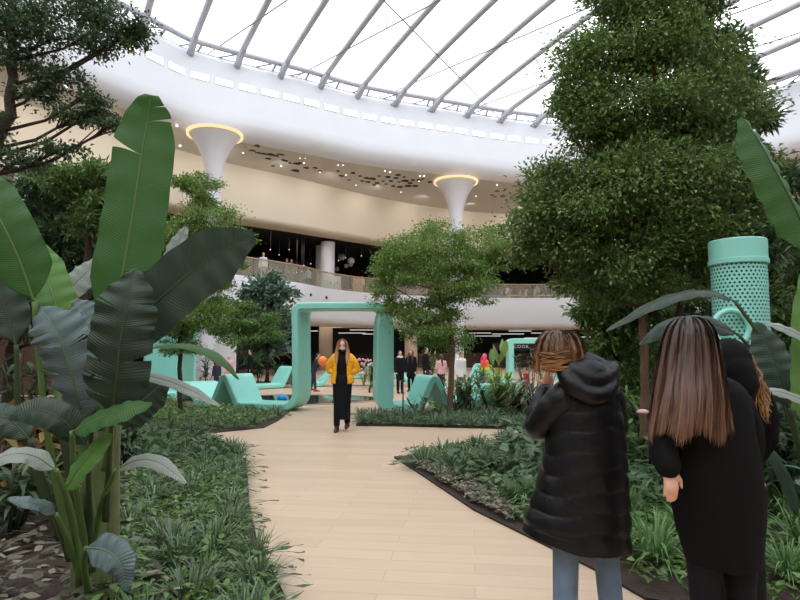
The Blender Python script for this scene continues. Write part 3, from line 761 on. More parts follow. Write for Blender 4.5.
# bed A
place_copies('mondo_grass', mondo, M['grass'], scatter('A', 80, .3, lambda x, y: 3.2 < y < 9.2 and x > -.2 - y*.42, .07), 'dark green grass tuft in the front left bed beside the path', 'grass tuft', 'grass tufts in the front left bed', (.8, 1.15))
place_copies('leafy_ground_plant', lowb, M['leaf_dark'], scatter('A', 26, .45, lambda x, y: 7.4 < y < 10.2 and x < -2.0, .2), 'low broad-leaved plant at the back of the front left bed', 'plant', 'broad-leaved plants in the front left bed')
place_copies('leafy_ground_plant', low, M['leaf_mid'], scatter('A', 30, .36, lambda x, y: 3.2 < y < 8 and x > -.2-y*.42, .3), 'small leafy plant among the grass of the front left bed', 'plant', 'small leafy plants in the front left bed', (.6, .9))
# bed B
place_copies('mondo_grass', mondo_far, M['grass'], scatter('B', 40, .4, lambda x, y: x > -7 and y < 15 and not (x < -3.8 and y > 12.6), .05), 'dark grass tuft in the left bed before the turquoise bench', 'grass tuft', 'grass tufts in the bed before the turquoise bench', (.8, 1.1))
place_copies('croton', low, M['leaf_bright'], scatter('B', 16, .45, lambda x, y: -6.4 < x < -3.2 and 12.2 < y < 15.5, .15), 'speckled yellow-green low plant before the turquoise bench', 'plant', 'speckled plants before the turquoise bench', (.9, 1.2))
# bed C
place_copies('mondo_grass', mondo_far, M['grass'], scatter('C', 70, .34, lambda x, y: x < 4.6 and y < 13.6, .04), 'dark grass tuft along the path below the small centre tree', 'grass tuft', 'grass tufts below the centre tree', (.9, 1.2))
def edge_line(pts, step, ins):
    out = []
    for a, b in zip(pts[:-1], pts[1:]):
        a, b = Vector(a), Vector(b); k = max(1, int((b-a).length/step)); d = (b-a).normalized(); nn = Vector((-d.y, d.x))*ins
        out += [tuple(a.lerp(b, (i+.5)/k) + nn) for i in range(k)]
    return out
place_copies('mondo_grass', mondo_far, M['grass'], edge_line([g2(358, 425.5), g2(420, 427), g2(500, 429), g2(560, 433), (6, 11.0)], .2, .1), 'dark grass tuft in the front row along the path below the centre tree', 'grass tuft', 'front row of grass tufts below the centre tree', (.55, .8))
# bed D
place_copies('mondo_grass', mondo, M['grass'], scatter('D', 34, .32, lambda x, y: x < 2.9 and y > 7.2, .06), 'dark grass tuft at the tip of the right bed', 'grass tuft', 'grass tufts at the tip of the right bed', (.9, 1.3))
place_copies('hosta', lowb, M['leaf_yellow'], scatter('D', 14, .26, lambda x, y: .35 < x < 1.6 and 5.9 < y < 7.3, .3), 'light yellow-green leafy plant in the middle of the right bed', 'plant', 'yellow-green plants in the right bed', (.8, 1.1))
place_copies('leafy_ground_plant', low, M['leaf_bright'], scatter('D', 12, .3, lambda x, y: .9 < x < 2.6 and 5.0 < y < 6.6, .25), 'fresh green leafy plant between the path and the woman in the puffer coat', 'plant', 'fresh green plants in the right bed', (.8, 1.1))
place_copies('leafy_ground_plant', low, M['leaf_grey'], scatter('D', 14, .25, lambda x, y: x < 1.1 and 5.4 < y < 7.6, .08), 'tiny grey-green ground plant by the edge of the right bed', 'plant', 'grey-green ground plants by the right bed edge', (.35, .5))
place_copies('lily_turf', lirio, M['grass2'], [(1.78, 4.3), (2.2, 4.75), (1.95, 5.3), (2.55, 5.4), (1.65, 5.0), (2.95, 4.5), (3.3, 5.2), (3.0, 3.75), (3.6, 4.1), (2.5, 4.0), (1.45, 5.7), (3.9, 4.9), (2.2, 6.0), (1.2, 5.9)], 'big arching strap-leaved grass clump behind the women in black', 'grass clump', 'arching grass clumps behind the women in black', (.85, 1.15))
place_copies('leafy_ground_plant', lowb, M['leaf_dark'], scatter('D', 40, .5, lambda x, y: x > 1.6 and 5.5 < y < 9.9, .2), 'dark broad-leaved plant deep in the right bed', 'plant', 'dark broad-leaved plants in the right bed', (1, 1.6))
place_copies('leafy_ground_plant', lowb, M['leaf_mid'], scatter('D', 16, .5, lambda x, y: 1.3 < x < 3.2 and 5.6 < y < 9, .2), 'mid green broad-leaved plant around the tall right trunk', 'plant', 'mid green plants around the right trunk', (1, 1.5))
place_copies('leafy_ground_plant', lowb, M['leaf_dark'], scatter('C', 44, .7, lambda x, y: x > 4.0, .3), 'dark leafy plant in the bed beyond the right path', 'plant', 'dark leafy plants beyond the right path', (1.4, 2.4))
# fallen leaves (nobody could count them)
n = 3600; x = rng.uniform(-6, -.8, n); y = rng.uniform(2.6, 8.5, n); keep = (x < -.40*y + .3); x, y = x[keep], y[keep]; n = len(x)
P = np.stack([x, y, rng.uniform(.055, .16, n)], 1); D = rdir(n, -.1, .25); Nn = np.tile([0, 0, 1.], (n, 1)) + rng.normal(0, .35, (n, 3))
V, Q = blades(P, D, rng.uniform(.07, .17, n), rng.uniform(.035, .075, n), rng.uniform(0, 2, n), 5, .12, wide=.42, roll=rng.normal(0, .5, n))
me = np_mesh('leaf_litter', V, Q); o = link('leaf_litter', me, M['litter'], None); tag(o, 'brown and green fallen leaves covering the soil at the lower left', 'fallen leaves', None, 'stuff')
n = 420; P = np.stack([rng.uniform(-5, -1.2, n), rng.uniform(2.8, 7, n), rng.uniform(.1, .18, n)], 1); P = P[P[:, 0] < -.55*P[:, 1]+.7]; n = len(P)
V, Q = blades(P, rdir(n, -.1, .3), rng.uniform(.06, .12, n), rng.uniform(.03, .05, n), rng.uniform(0, 2, n), 5, .12, wide=.42, roll=rng.normal(0, .5, n))
o = link('leaf_litter', np_mesh('leaf_litter', V, Q), M['litter2'], None); tag(o, 'pale dry leaf bits scattered on top of the brown leaves at lower left', 'fallen leaves', None, 'stuff')
# creeping ground cover (stuff) in beds
def ground_cover(bed, n, cond, m, label, L=.09, W=.04, zmax=.16):
    P = BED[bed]; pts = []; xs = [p[0] for p in P]; ys = [p[1] for p in P]
    while len(pts) < n:
        x = random.uniform(min(xs), max(xs)); y = random.uniform(min(ys), max(ys))
        if inside(P, x, y) and in_view(x, y) and cond(x, y) and edge_dist(P, x, y) > .05: pts.append((x, y, random.uniform(.06, zmax)))
    A = np.array(pts); k = len(A)
    V, Q = leaves(A, rdir(k, -.2, .6), np.tile([0, 0, 1.], (k, 1)) + rng.normal(0, .5, (k, 3)), rng.uniform(.6, 1.3, k)*L, rng.uniform(.6, 1.2, k)*W, .2)
    o = link('ground_cover', np_mesh('ground_cover', V, Q), M[m], None); tag(o, label, 'ground cover', None, 'stuff')
ground_cover('A', 5500, lambda x, y: x > -.44*y and y > 2.8, 'leaf_mid', 'small-leaved creeping ground cover filling the front left bed', .07, .03)
ground_cover('B', 3500, lambda x, y: x > -8, 'leaf_mid', 'creeping ground cover in the left bed before the turquoise bench')
ground_cover('C', 5000, lambda x, y: x < 9, 'leaf_dark', 'creeping ground cover in the bed under the centre tree')
ground_cover('D', 1600, lambda x, y: x < 1.0 and 5.2 < y < 7.7 and edge_dist(BED['D'], x, y) < .5, 'litter2', 'pale grey-green creeping plant along the front edge of the right bed', .07, .035, .12)
ground_cover('D', 8000, lambda x, y: edge_dist(BED['D'], x, y) > .4 or y < 5 or y > 8, 'leaf_mid', 'creeping ground cover in the right bed')

# ------------------------------------------------------------------ trees
def crown(name, blobs, n, L, W, m, parent, sub=14, shell=.6, flat=.42, rs=.3, droop=.1, updir=0):
    B = [(Vector(c), r) for c, r in blobs]; wts = np.array([(r[0]*r[1]*r[2])**.62 for _, r in B]); wts /= wts.sum()
    Ps = []; Ds = []; subs = []
    for (c, r), w in zip(B, wts):
        ns = max(5, int(sub)); d = rdir(ns, -.75, 1) * rng.uniform(shell, 1, (ns, 1)); sc = np.array(c) + d*np.array(r)
        subs.append((c, sc)); k = int(n*w); idx = rng.integers(0, ns, k); rr = rs*min(r[0], r[1]); g = rng.normal(0, 1, (k, 3)); 
        q = sc[idx] + g*np.array([rr, rr, rr*flat]); Ps.append(q)
        o = (q - np.array(c))/np.array(r); Ds.append(o*.7 + rng.normal(0, .6, (k, 3)) + np.array([0, 0, updir - droop]))
    P = np.concatenate(Ps); D = np.concatenate(Ds); k = len(P)
    Nn = np.tile([0, 0, 1.], (k, 1)) + rng.normal(0, .55, (k, 3))
    V, Q = leaves(P, D, Nn, L*rng.uniform(.6, 1.25, k), W*rng.uniform(.7, 1.2, k), .18)
    V -= np.array(root_off(parent))
    return link(name, np_mesh(name, V, Q, False), m, parent), subs
def tree(name, label, cat, base, trunk, r0, r1, blobs, n, L, W, m, bark='bark', group=None, **kw):
    t = thing(name, label, cat, base, group)
    tr = [Vector(p) for p in trunk]; k = len(tr)
    a = MB(); dense = []
    for i in range(k-1):
        for j in range(6):
            s = j/6; p = tr[i].lerp(tr[i+1], s); w = .004*(tr[0]-tr[-1]).length/2
            dense.append(p + Vector((math.sin(i*2.1+j*1.3)*w, math.cos(i*1.7+j*.9)*w, 0)))
    dense.append(tr[-1]); rr = [r0 + (r1-r0)*i/(len(dense)-1) for i in range(len(dense))]; rr[0] *= 1.35
    a.tube(dense, rr, 10); obj('trunk', a, M[bark], t)
    _, subs = crown('foliage', blobs, n, L, W, m, t, **kw)
    for c, sc in subs:
        best = min(range(len(dense)), key=lambda i: abs(dense[i].z - (c.z - .45*(Vector((c.x, c.y))-Vector((dense[i].x, dense[i].y))).length)) + .25*(dense[i]-c).length)
        s0 = dense[best]; mid = s0.lerp(c, .5) + Vector((0, 0, -.08*(c-s0).length)); rb = max(rr[best]*.38, .007)
        bmb = MB(); bmb.tube([s0, mid, c], [rb, rb*.75, rb*.5], 7)
        for q in sc[:min(len(sc), 12)]:
            e = Vector(q); st = mid.lerp(c, random.uniform(.3, 1)); bmb.tube([st, st.lerp(e, .5) + Vector((0, 0, .02)), e], [rb*.4, rb*.28, rb*.12], 4)
        obj('branch', bmb, M[bark], t)
    return t
def PB(L, d):
    """blobs given as (u, v, ru, rv[, d]) seen sizes at distance d -> world ellipsoids"""
    out = []
    for b in L:
        dd = b[4] if len(b) > 4 else d; c = at(b[0], b[1], dd); k = dd/600; out.append((c, (b[2]*k, max(b[2], b[3])*k*.9, b[3]*k)))
    return out
def tp(L, d): return [at(u, v, d) for u, v in L]
# small centre tree
d = 13.6; bs = gz(450, 416); d = bs.y
tree('centre_tree', 'small broad-crowned tree with thin trunk in the bed right of the turquoise arch', 'tree', tuple(bs), [bs] + tp([(451, 380), (453, 345), (449, 318), (441, 298), (436, 275)], d), .075, .03,
     PB([(430, 262, 44, 20), (425, 322, 34, 18), (460, 285, 34, 18), (395, 272, 22, 16), (408, 250, 26, 15), (440, 233, 28, 13), (390, 285, 17, 17), (425, 278, 26, 18, d-.4), (462, 262, 26, 18), (480, 245, 24, 17, d+.4), (405, 312, 20, 15), (440, 310, 22, 14, d+.3), (470, 292, 20, 16), (388, 262, 14, 13), (450, 340, 24, 13, d+.4), (500, 240, 20, 16, d+.6), (420, 335, 16, 12, d+.5), (384, 305, 12, 14), (493, 262, 14, 12, d+.5)], d),
     44000, .068, .033, M['leaf_bright'], sub=15, rs=.27)
# tall right tree
bs = gz(645, 478); d = bs.y
tree('tall_fig_tree', 'very tall dense small-leaved tree filling the upper right, trunk behind the long-haired woman', 'tree', tuple(bs), [bs] + tp([(644, 430), (645, 380), (643, 320), (646, 250), (650, 150), (655, 60), (655, -20)], d), .062, .025,
     PB([(640, 150, 44, 22), (620, 165, 34, 20), (650, 15, 45, 30), (615, 55, 50, 30), (680, 60, 50, 34), (585, 95, 28, 26), (640, 110, 62, 34), (710, 110, 46, 34), (600, 140, 34, 26), (560, 185, 36, 24), (600, 200, 48, 34, d-.3), (650, 190, 50, 40, d-.4), (700, 180, 48, 36, d-.3), (745, 165, 26, 28), (540, 225, 30, 20), (575, 245, 40, 28), (625, 255, 44, 34, d-.2), (680, 245, 50, 36), (535, 255, 22, 16), (700, 275, 34, 26, d+.3), (655, 290, 34, 20), (590, 285, 30, 18), (650, -35, 38, 30), (745, 210, 24, 30), (620, -5, 32, 26), (690, 10, 26, 30)], d),
     125000, .064, .032, M['leaf_big'], sub=18, rs=.31, flat=.5)
# larger-leaved tree behind its right side
bs = Vector((3.7, 9.2, .05)); d = 9.2
tree('glossy_leaved_tree', 'tree with long pointed glossy leaves peeping out right of the tall tree', 'tree', tuple(bs), [bs] + tp([(655, 380), (690, 280), (700, 180), (705, 90), (715, 30)], d), .07, .03,
     PB([(715, 55, 26, 26), (735, 95, 26, 26), (690, 45, 20, 20), (752, 120, 16, 20), (745, 245, 36, 26), (700, 215, 36, 26), (770, 190, 22, 30), (700, 150, 30, 30), (650, 270, 36, 22), (768, 235, 20, 22)], d),
     11000, .2, .055, M['leaf_dark'], bark='barkd', sub=14, rs=.34, flat=.6)
# left thin tree behind the banana leaf
bs = gz(180, 414); d = bs.y
tree('slender_tree', 'slender tree with feathery crown before the turquoise arch at left', 'tree', tuple(bs), [bs] + tp([(180, 380), (180, 345), (183, 315), (190, 285), (193, 240), (198, 205)], d), .06, .02,
     PB([(196, 192, 20, 20), (205, 222, 32, 18), (175, 240, 26, 14), (222, 240, 26, 14), (150, 300, 26, 14), (205, 285, 24, 16), (165, 325, 24, 14), (205, 320, 26, 16), (228, 262, 16, 10), (180, 345, 18, 10), (140, 265, 20, 14), (185, 180, 12, 10)], d),
     42000, .075, .034, M['leaf_bright'], bark='barkd', sub=14, rs=.28)
# round-headed tree further back
bs = Vector(((238-400)/600*25.5, 25.5, .05)); d = bs.y
tree('round_headed_tree', 'dull green round-headed tree beyond the pool with thin trunk', 'tree', tuple(bs), [bs] + tp([(238, 365), (240, 340), (243, 320)], d), .08, .04,
     PB([(226, 312, 18, 14), (252, 318, 18, 16), (240, 335, 22, 10), (262, 335, 14, 10), (215, 330, 12, 9)], d), 13000, .13, .06, M['leaf_mid'], bark='barkd', sub=12)
bs = Vector(((268-400)/600*27.5, 27.5, .05)); d = bs.y
tree('rubber_tree', 'dark bushy tree with large glossy leaves in front of the gallery edge', 'tree', tuple(bs), [bs] + tp([(268, 350), (267, 320), (266, 300)], d), .09, .04,
     PB([(265, 290, 16, 13), (278, 302, 14, 14), (252, 302, 12, 12), (272, 322, 20, 14), (262, 345, 18, 14)], d), 4200, .34, .17, M['leaf_grey'], bark='barkd', sub=12, rs=.34, flat=.7)
# top left tree
d = 6.4; bs = Vector((-5.0, 6.4, .05))
tree('spreading_tree', 'dark tree with curved branches spreading across the top left corner', 'tree', tuple(bs), [bs] + tp([(-55, 330), (-40, 240), (-12, 165), (10, 115), (13, 70), (10, 20), (14, -30)], d), .075, .04,
     PB([(20, 15, 34, 20), (70, 10, 40, 18), (115, 20, 34, 16), (55, 38, 40, 16), (108, 45, 30, 13), (130, 35, 18, 12), (15, 60, 26, 14), (62, 75, 24, 9), (35, 95, 22, 7), (75, 118, 30, 8), (100, 108, 20, 10), (115, 125, 18, 8), (20, 160, 26, 10), (60, 150, 24, 8), (-15, 130, 26, 26), (138, 30, 10, 12), (50, 85, 20, 7), (90, 95, 14, 6), (-10, 30, 30, 26)], d),
     17000, .05, .028, M['leaf_dark'], bark='barkd', sub=16, rs=.26, flat=.4, shell=.35)
# dark trees mid left
bs = Vector((-6.6, 10.2, .05)); d = 10
tree('umbrella_tree', 'dense dark tree with whorled leaves between the left banana leaves', 'tree', tuple(bs), [bs] + tp([(10, 350), (40, 300), (60, 240), (70, 200)], d), .09, .04,
     PB([(60, 190, 36, 16), (90, 205, 26, 18), (45, 215, 28, 18), (80, 235, 34, 18), (55, 255, 34, 20), (95, 270, 26, 20), (30, 285, 34, 20), (70, 300, 34, 18), (100, 180, 20, 14), (25, 320, 30, 18), (120, 300, 26, 22), (110, 335, 26, 18)], d),
     16000, .15, .05, M['leaf_dark'], bark='barkd', sub=16, rs=.32, flat=.6)
bs = Vector((-4.7, 8.8, .05)); d = 8.8
tree('bushy_tree', 'mid green bushy tree behind the dark whorled-leaf tree at left', 'tree', tuple(bs), [bs] + tp([(78, 350), (85, 280), (90, 220)], d), .08, .04,
     PB([(62, 185, 28, 14), (90, 178, 26, 14), (112, 190, 20, 16), (100, 205, 24, 14), (120, 220, 24, 18), (95, 225, 24, 16), ], d), 12000, .075, .035, M['leaf_mid'], bark='barkd', sub=12)
# right background trees
def bg_tree(name, lab, px, d, blobs, n, L, W, m, top):
    bs = Vector(((px-400)/600*d, d, .05)); tree(name, lab, 'tree', tuple(bs), [bs] + tp([(px+4, 330), (px, (330+top)/2), (px+2, top)], d), .08, .03, PB(blobs, d), n, L, W, M[m], bark='barkd', sub=13, rs=.34, flat=.5)
bg_tree('leafy_tree', 'leafy green tree at the head of the woman in the puffer coat', 612, 10.5, [(600, 285, 22, 18), (620, 300, 26, 22), (605, 330, 24, 22), (630, 340, 26, 26), (612, 365, 30, 22), (590, 310, 14, 16), (640, 300, 22, 20), (630, 385, 26, 20)], 15000, .13, .04, 'leaf_mid', 290)
bg_tree('dark_leafy_tree', 'dark leafy tree behind the turquoise perforated pipe', 772, 12.5, [(740, 230, 30, 26), (775, 250, 30, 24), (790, 290, 26, 30), (770, 320, 30, 28), (700, 300, 30, 30), (690, 250, 26, 26), (800, 230, 22, 24), (690, 340, 30, 26), (760, 365, 36, 26), (720, 375, 30, 20)], 20000, .15, .055, 'leaf_dark', 230)
bg_tree('pale_leafy_tree', 'lighter green tree at the right edge above the banana stalks', 800, 11.0, [(790, 255, 20, 18), (805, 290, 22, 24), (792, 330, 24, 22), (810, 360, 20, 20)], 8000, .12, .04, 'leaf_mid', 260)
bg_tree('dark_leafy_tree', 'dark leafy tree between the two women in black, behind the tall trunk', 668, 11.5, [(660, 320, 28, 26), (690, 345, 28, 26), (655, 360, 28, 24), (680, 385, 30, 24), (640, 400, 30, 20), (700, 400, 30, 20), (670, 295, 26, 20)], 16000, .15, .05, 'leaf_dark', 310)

# ------------------------------------------------------------------ shrubs with stems of strap or lance leaves
def shrub(name, label, base, h, stems, per, L, W, m, spread=.25, droop=.5, cat='plant', group=None, elev=(0, 1.1), stemm='ribd', top_only=False, wide=.4):
    base = Vector(base); t = thing(name, label, cat, base, group); sm = MB(); Ps = []; Ds = []
    for s in range(stems):
        a = random.uniform(0, 2*PI); r = spread*math.sqrt(random.random()); hh = h*random.uniform(.65, 1)
        p0 = base + Vector((math.cos(a)*r*.3, math.sin(a)*r*.3, 0)); p1 = base + Vector((math.cos(a)*r*1.3, math.sin(a)*r*1.3, hh))
        sm.tube([p0, p0.lerp(p1, .5) + Vector((0, 0, .03)), p1], [.014, .011, .007], 5)
        for k in range(per):
            f = random.uniform(.75 if top_only else .2, 1); b = random.uniform(0, 2*PI); e = random.uniform(*elev)
            Ps.append(p0.lerp(p1, f)); Ds.append((math.cos(b)*math.cos(e), math.sin(b)*math.cos(e), math.sin(e)))
    P = np.array([tuple(p) for p in Ps]); D = np.array(Ds); n = len(P)
    V, Q = blades(P, D, L*rng.uniform(.6, 1.1, n), W*rng.uniform(.7, 1.1, n), np.full(n, droop/L), 5, .3, wide=wide)
    obj('stem', sm, M[stemm], t); V -= np.array(root_off(t)); V[:, 2] = np.maximum(V[:, 2], .005)
    link('leaf_cluster', np_mesh('leaf_cluster', V, Q), m, t); return t
def sb(u, d): return ((u-400)/600*d, d, .05)
for (u, d, nm, lab, h, st, per, L, W, m, dr) in (
    (420, 13.7, 'rosette_plant', 'spiky rosette plant in front of the right turquoise seat', .35, 2, 26, .42, .05, 'leaf_grey', .35),
    (470, 14.4, 'dracaena', 'dark strap-leaved bush right of the thin centre trunk', .85, 9, 24, .42, .06, 'leaf_mid', .5),
    (492, 14.0, 'dracaena', 'strap-leaved bush below the person in rainbow colours', .85, 9, 24, .45, .06, 'leaf_mid', .5),
    (516, 13.6, 'dracaena', 'drooping strap-leaved bush left of the bent elbow', .8, 9, 24, .42, .055, 'leaf_mid', .6),
    (535, 13.2, 'dracaena', 'grey-green strap-leaved bush right beside the bent elbow', .85, 8, 22, .42, .045, 'leaf_grey', .6),
    (500, 15.4, 'lime_shrub', 'bright lime-yellow leafy shrub before the wooden planter', 1.05, 12, 26, .26, .08, 'leaf_yellow', .3),
    (458, 15.2, 'lime_shrub', 'lime green leafy shrub at the foot of the centre tree', .85, 11, 24, .24, .07, 'leaf_bright', .3),
    (438, 13.4, 'lime_shrub', 'low fresh green shrub left of the thin centre trunk', .3, 6, 14, .16, .05, 'leaf_bright', .3),
    (530, 16.4, 'bamboo_shrub', 'tall airy grey-green shrub left of the hair of the woman in the puffer coat', 1.5, 9, 26, .3, .03, 'leaf_grey', .3),
    (545, 18.5, 'bamboo_shrub', 'airy green shrub behind the head of the woman in the puffer coat', 1.7, 9, 24, .32, .035, 'leaf_mid', .3),
    (480, 19.5, 'palm_shrub', 'dark shrub behind the person in rainbow colours', 1.0, 7, 16, .45, .05, 'leaf_dark', .4),
    (208, 25.5, 'palm_shrub', 'dark palm-like shrub behind the left turquoise seat', 1.5, 6, 18, .7, .07, 'leaf_dark', .5),
    (258, 25.0, 'palm_shrub', 'dark bush behind the turquoise seat with the raised peak', 1.9, 9, 22, .6, .09, 'leaf_dark', .4),
    (282, 26.0, 'palm_shrub', 'dark bush just left of the big turquoise arch', .9, 8, 22, .6, .08, 'leaf_dark', .4),
    (306, 28.0, 'potted_palm', 'green bush seen inside the arch at its left leg', .9, 6, 18, .4, .06, 'leaf_mid', .4),
    (372, 23.5, 'flower_bush', 'bright green bush inside the arch near its right leg', .9, 7, 18, .4, .06, 'leaf_bright', .4),
    (430, 27, 'palm_shrub', 'green shrub behind the crowd right of the arch', 1.4, 8, 20, .5, .07, 'leaf_mid', .4),
    (612, 8.2, 'spider_dracaena', 'bright arching spider-like plant between the women in black', 1.15, 3, 26, .5, .04, 'leaf_bright', .8),
    (630, 8.6, 'spider_dracaena', 'grey-green arching plant left of the tall trunk', .95, 4, 24, .45, .045, 'leaf_mid', .8),
    (622, 7.2, 'schefflera', 'rounded green bush by the coat hem of the woman in the puffer coat', .6, 8, 16, .17, .07, 'leaf_mid', .3),
    (655, 8.0, 'schefflera', 'dark bush at the foot of the tall right trunk', .8, 8, 18, .25, .07, 'leaf_dark', .3),
    (782, 5.3, 'schefflera', 'dark leafy bush at the right edge behind the curly-haired person', .8, 8, 18, .3, .08, 'leaf_dark', .4),
    (768, 5.7, 'palm_shrub', 'tall dark shrub before the foot of the perforated pipe', 1.1, 9, 20, .36, .06, 'leaf_dark', .4),
    (800, 5.2, 'schefflera', 'grey-green bush in the lower right corner', .6, 7, 18, .3, .07, 'leaf_grey', .4),
    (790, 7.5, 'palm_shrub', 'tall dark shrub by the right edge below the perforated pipe', 1.5, 9, 20, .4, .06, 'leaf_dark', .4),
    (40, 6.0, 'bronze_croton', 'bronze and yellow leaved croton behind the left banana stems', .9, 6, 14, .5, .11, 'leaf_brown', .3),
    (5, 5.4, 'bronze_croton', 'bronze croton at the far left edge behind the banana leaves', .85, 6, 14, .5, .1, 'leaf_brown', .3),
    (20, 4.9, 'arching_shrub', 'dark arching shrub at the left edge below the banana leaves', .75, 7, 16, .4, .05, 'leaf_dark', .6),
    (130, 7.4, 'arching_shrub', 'dark arching shrub right of the banana stems', .6, 7, 16, .3, .06, 'leaf_dark', .5),
    (95, 8.2, 'arching_shrub', 'dark leafy shrub behind the big banana stems', 1.3, 9, 20, .35, .08, 'leaf_dark', .4),
    (40, 9.0, 'arching_shrub', 'tall dark shrub at left between the banana leaves and the shop unit', 1.5, 9, 22, .4, .08, 'leaf_dark', .4)):
    shrub(nm, lab, sb(u, d), h, st, per, L, W, M[m], droop=dr, spread=.15+.2*h)
o = shrub('bird_of_paradise', 'upright paddle-leaved plant left of the far turquoise arch', sb(498, 24), 1.5, 3, 2, 1.0, .32, M['leaf_mid'], .3, .1, elev=(1.0, 1.4), top_only=True)
# flowers by the arch
fm = MB()
for i in range(40):
    p = Vector((sb(364, 24.5)[0] + random.uniform(-.35, .35), 24.5 + random.uniform(-.3, .3), random.uniform(.5, 1.15))); fm.ell(p, (.05, .05, .04), 6, 5)
t = thing('flower_bouquet', 'pink flowers on a stand inside the arch', 'flowers', sb(364, 24.5)); o = obj('blossoms', fm, M['pinkc'], t); o['kind'] = 'stuff'
a = MB()
for i in range(14): a.tube([Vector((sb(364, 24.5)[0], 24.5, .05)), Vector((sb(364, 24.5)[0] + random.uniform(-.3, .3), 24.5 + random.uniform(-.3, .3), random.uniform(.6, 1.0)))], .012, 5)
obj('stems', a, M['rib'], t)

# ------------------------------------------------------------------ banana and strelitzia leaves
def cr_pts(P, n):
    P = [Vector(p) for p in P]; P = [P[0]*2-P[1]] + P + [P[-1]*2-P[-2]]; out = []
    m = len(P) - 3
    for i in range(n + 1):
        s = i/n*m; k = min(int(s), m-1); t = s-k; a, b, c, d = P[k:k+4]
        out.append(.5*((2*b)+(c-a)*t+(2*a-5*b+4*c-d)*t*t+(3*b-a-3*c+d)*t**3))
    return out
def banana_leaf(par, rib, hw, m, face=(0, -1, .25), tears=(), fold=.12, curl=.25, pet=None, asym=(1, 1), ribm='rib', ripple=.008, tipsharp=.75, label=None, prad=.014):
    R = [at(*p) for p in rib]; nt = 64; C = cr_pts(R, nt); face = Vector(face).normalized()
    ln = sum((C[i+1]-C[i]).length for i in range(nt)); V = []; UV = []; F = []
    def frame(t):
        s = max(0, min(nt-1e-6, t*nt)); k = int(s); p = C[k].lerp(C[k+1], s-k); T = (C[min(k+1, nt)]-C[max(k-1, 0)]).normalized()
        S = T.cross(face).normalized(); return p, T, S, S.cross(T).normalized()
    ph = random.uniform(0, 6); prof = lambda t: min(1, (t/.16)**.55 if t > 0 else 0) * min(1, max(0, (1-t)/.34))**tipsharp * (1 - .12*t)
    for side in (0, 1):
        sg = 1 if side else -1
        cuts = sorted([0] + [t for t, s_ in tears if s_ == side] + [1])
        for a, b in zip(cuts[:-1], cuts[1:]):
            n1 = max(2, int((b-a)*44)); base = len(V); mid = (a+b)/2; lift = random.uniform(-.12, .12) if len(cuts) > 2 else 0; NC = 7
            sh = (.10 if len(cuts) < 5 else .3) if len(cuts) > 2 else 0
            for i in range(n1+1):
                t = a + (b-a)*i/n1
                for j in range(NC):
                    x = j/(NC-1); tt = t + max(-.022, min(.022, (mid-t)*sh))*x*x*(1 if 0 < t < 1 else 0) ; p, T, S, U = frame(max(0, min(1, tt + .03*x)))
                    w = hw * prof(t) * asym[side]
                    q = p + S*sg*w*x*(1-.08*x) - U*(curl*w*x*x) + U*(fold*w*x) + U*(lift*w*x*x) + U*ripple*min(1, hw/.15)*math.sin(t*38*min(1.2, hw/.12+.3)+ph+x*2)*x + T*w*.12*x
                    V.append(q); UV.append((t*ln*2.8, x*.1))
            for i in range(n1):
                for j in range(NC-1):
                    f = (base+i*NC+j, base+(i+1)*NC+j, base+(i+1)*NC+j+1, base+i*NC+j+1); F.append(f if side else f[::-1])
    mb = MB(); mb.add(V, F); me = mb.mesh('leaf', root_off(par)); uvl = me.uv_layers.new(name='UVMap')
    for l in me.loops: uvl.data[l.index].uv = UV[l.vertex_index]
    o = link('leaf', me, M[m], par)
    if label: o['label'] = label
    mb = MB(); rr = [.0075*(1-.85*i/nt)*(hw/.18)**.5 for i in range(nt+1)]; mb.tube([c for c in C], rr, 7); obj('midrib', mb, M[ribm], o)
    if pet:
        q = [at(*p) for p in pet] + [R[0]]; D = cr_pts(q, 24); mb = MB(); mb.tube(D, [prad*(1.5-.6*i/24) for i in range(25)], 8); obj('petiole', mb, M[ribm], o)
    return o
def rt_(n, sides=(0, 1), lo=.12, hi=.92): return [(random.uniform(lo, hi), random.choice(sides)) for _ in range(n)]

bb = gz(92, 596)
bp = thing('banana_plant', 'big banana plant with tall upright leaf in the left foreground', 'banana plant', tuple(bb))
B0 = (88, 590, bb.y)
for (pts, r0, r1, mm) in (([(104, 592), (101, 500), (103, 430), (110, 345)], .075, .03, 'pstem'), ([(112, 590), (113, 500), (116, 420), (122, 380)], .045, .022, 'pstem'), ([(84, 596), (82, 530), (72, 480), (60, 420)], .05, .02, 'ribd'), ([(94, 596), (92, 520), (88, 450), (95, 400)], .04, .02, 'ribd'), ([(76, 596), (78, 530), (90, 470), (100, 430)], .035, .02, 'pstem')):
    L_ = [at(u, v, bb.y - .04 - .1*(590-v)/250) for u, v in pts]; D = cr_pts(L_, 24); a = MB(); a.tube(D, [r0 + (r1-r0)*i/24 for i in range(25)], 14, round_caps=False); obj('stem', a, M[mm], bp)
bl = lambda *a, **k: banana_leaf(bp, *a, **k)
bl([(106, 340, 3.55), (119, 290, 3.5), (131, 225, 3.5), (140, 165, 3.5), (147, 122, 3.5), (151, 95, 3.45)], .215, 'ban', tears=[(.80, 1), (.64, 0), (.9, 1)], fold=.05, curl=.12, face=(.12, -1, .1), pet=[(104, 430, 3.6)], label='tallest bright green upright leaf', tipsharp=.55)
bl([(98, 345, 3.3), (140, 316, 3.2), (185, 277, 3.15), (222, 252, 3.1), (254, 236, 3.05)], .185, 'band', face=(-.1, -1, -.1), fold=.1, curl=.1, pet=[(100, 430, 3.5), (92, 375, 3.4)], ribm='ribd')
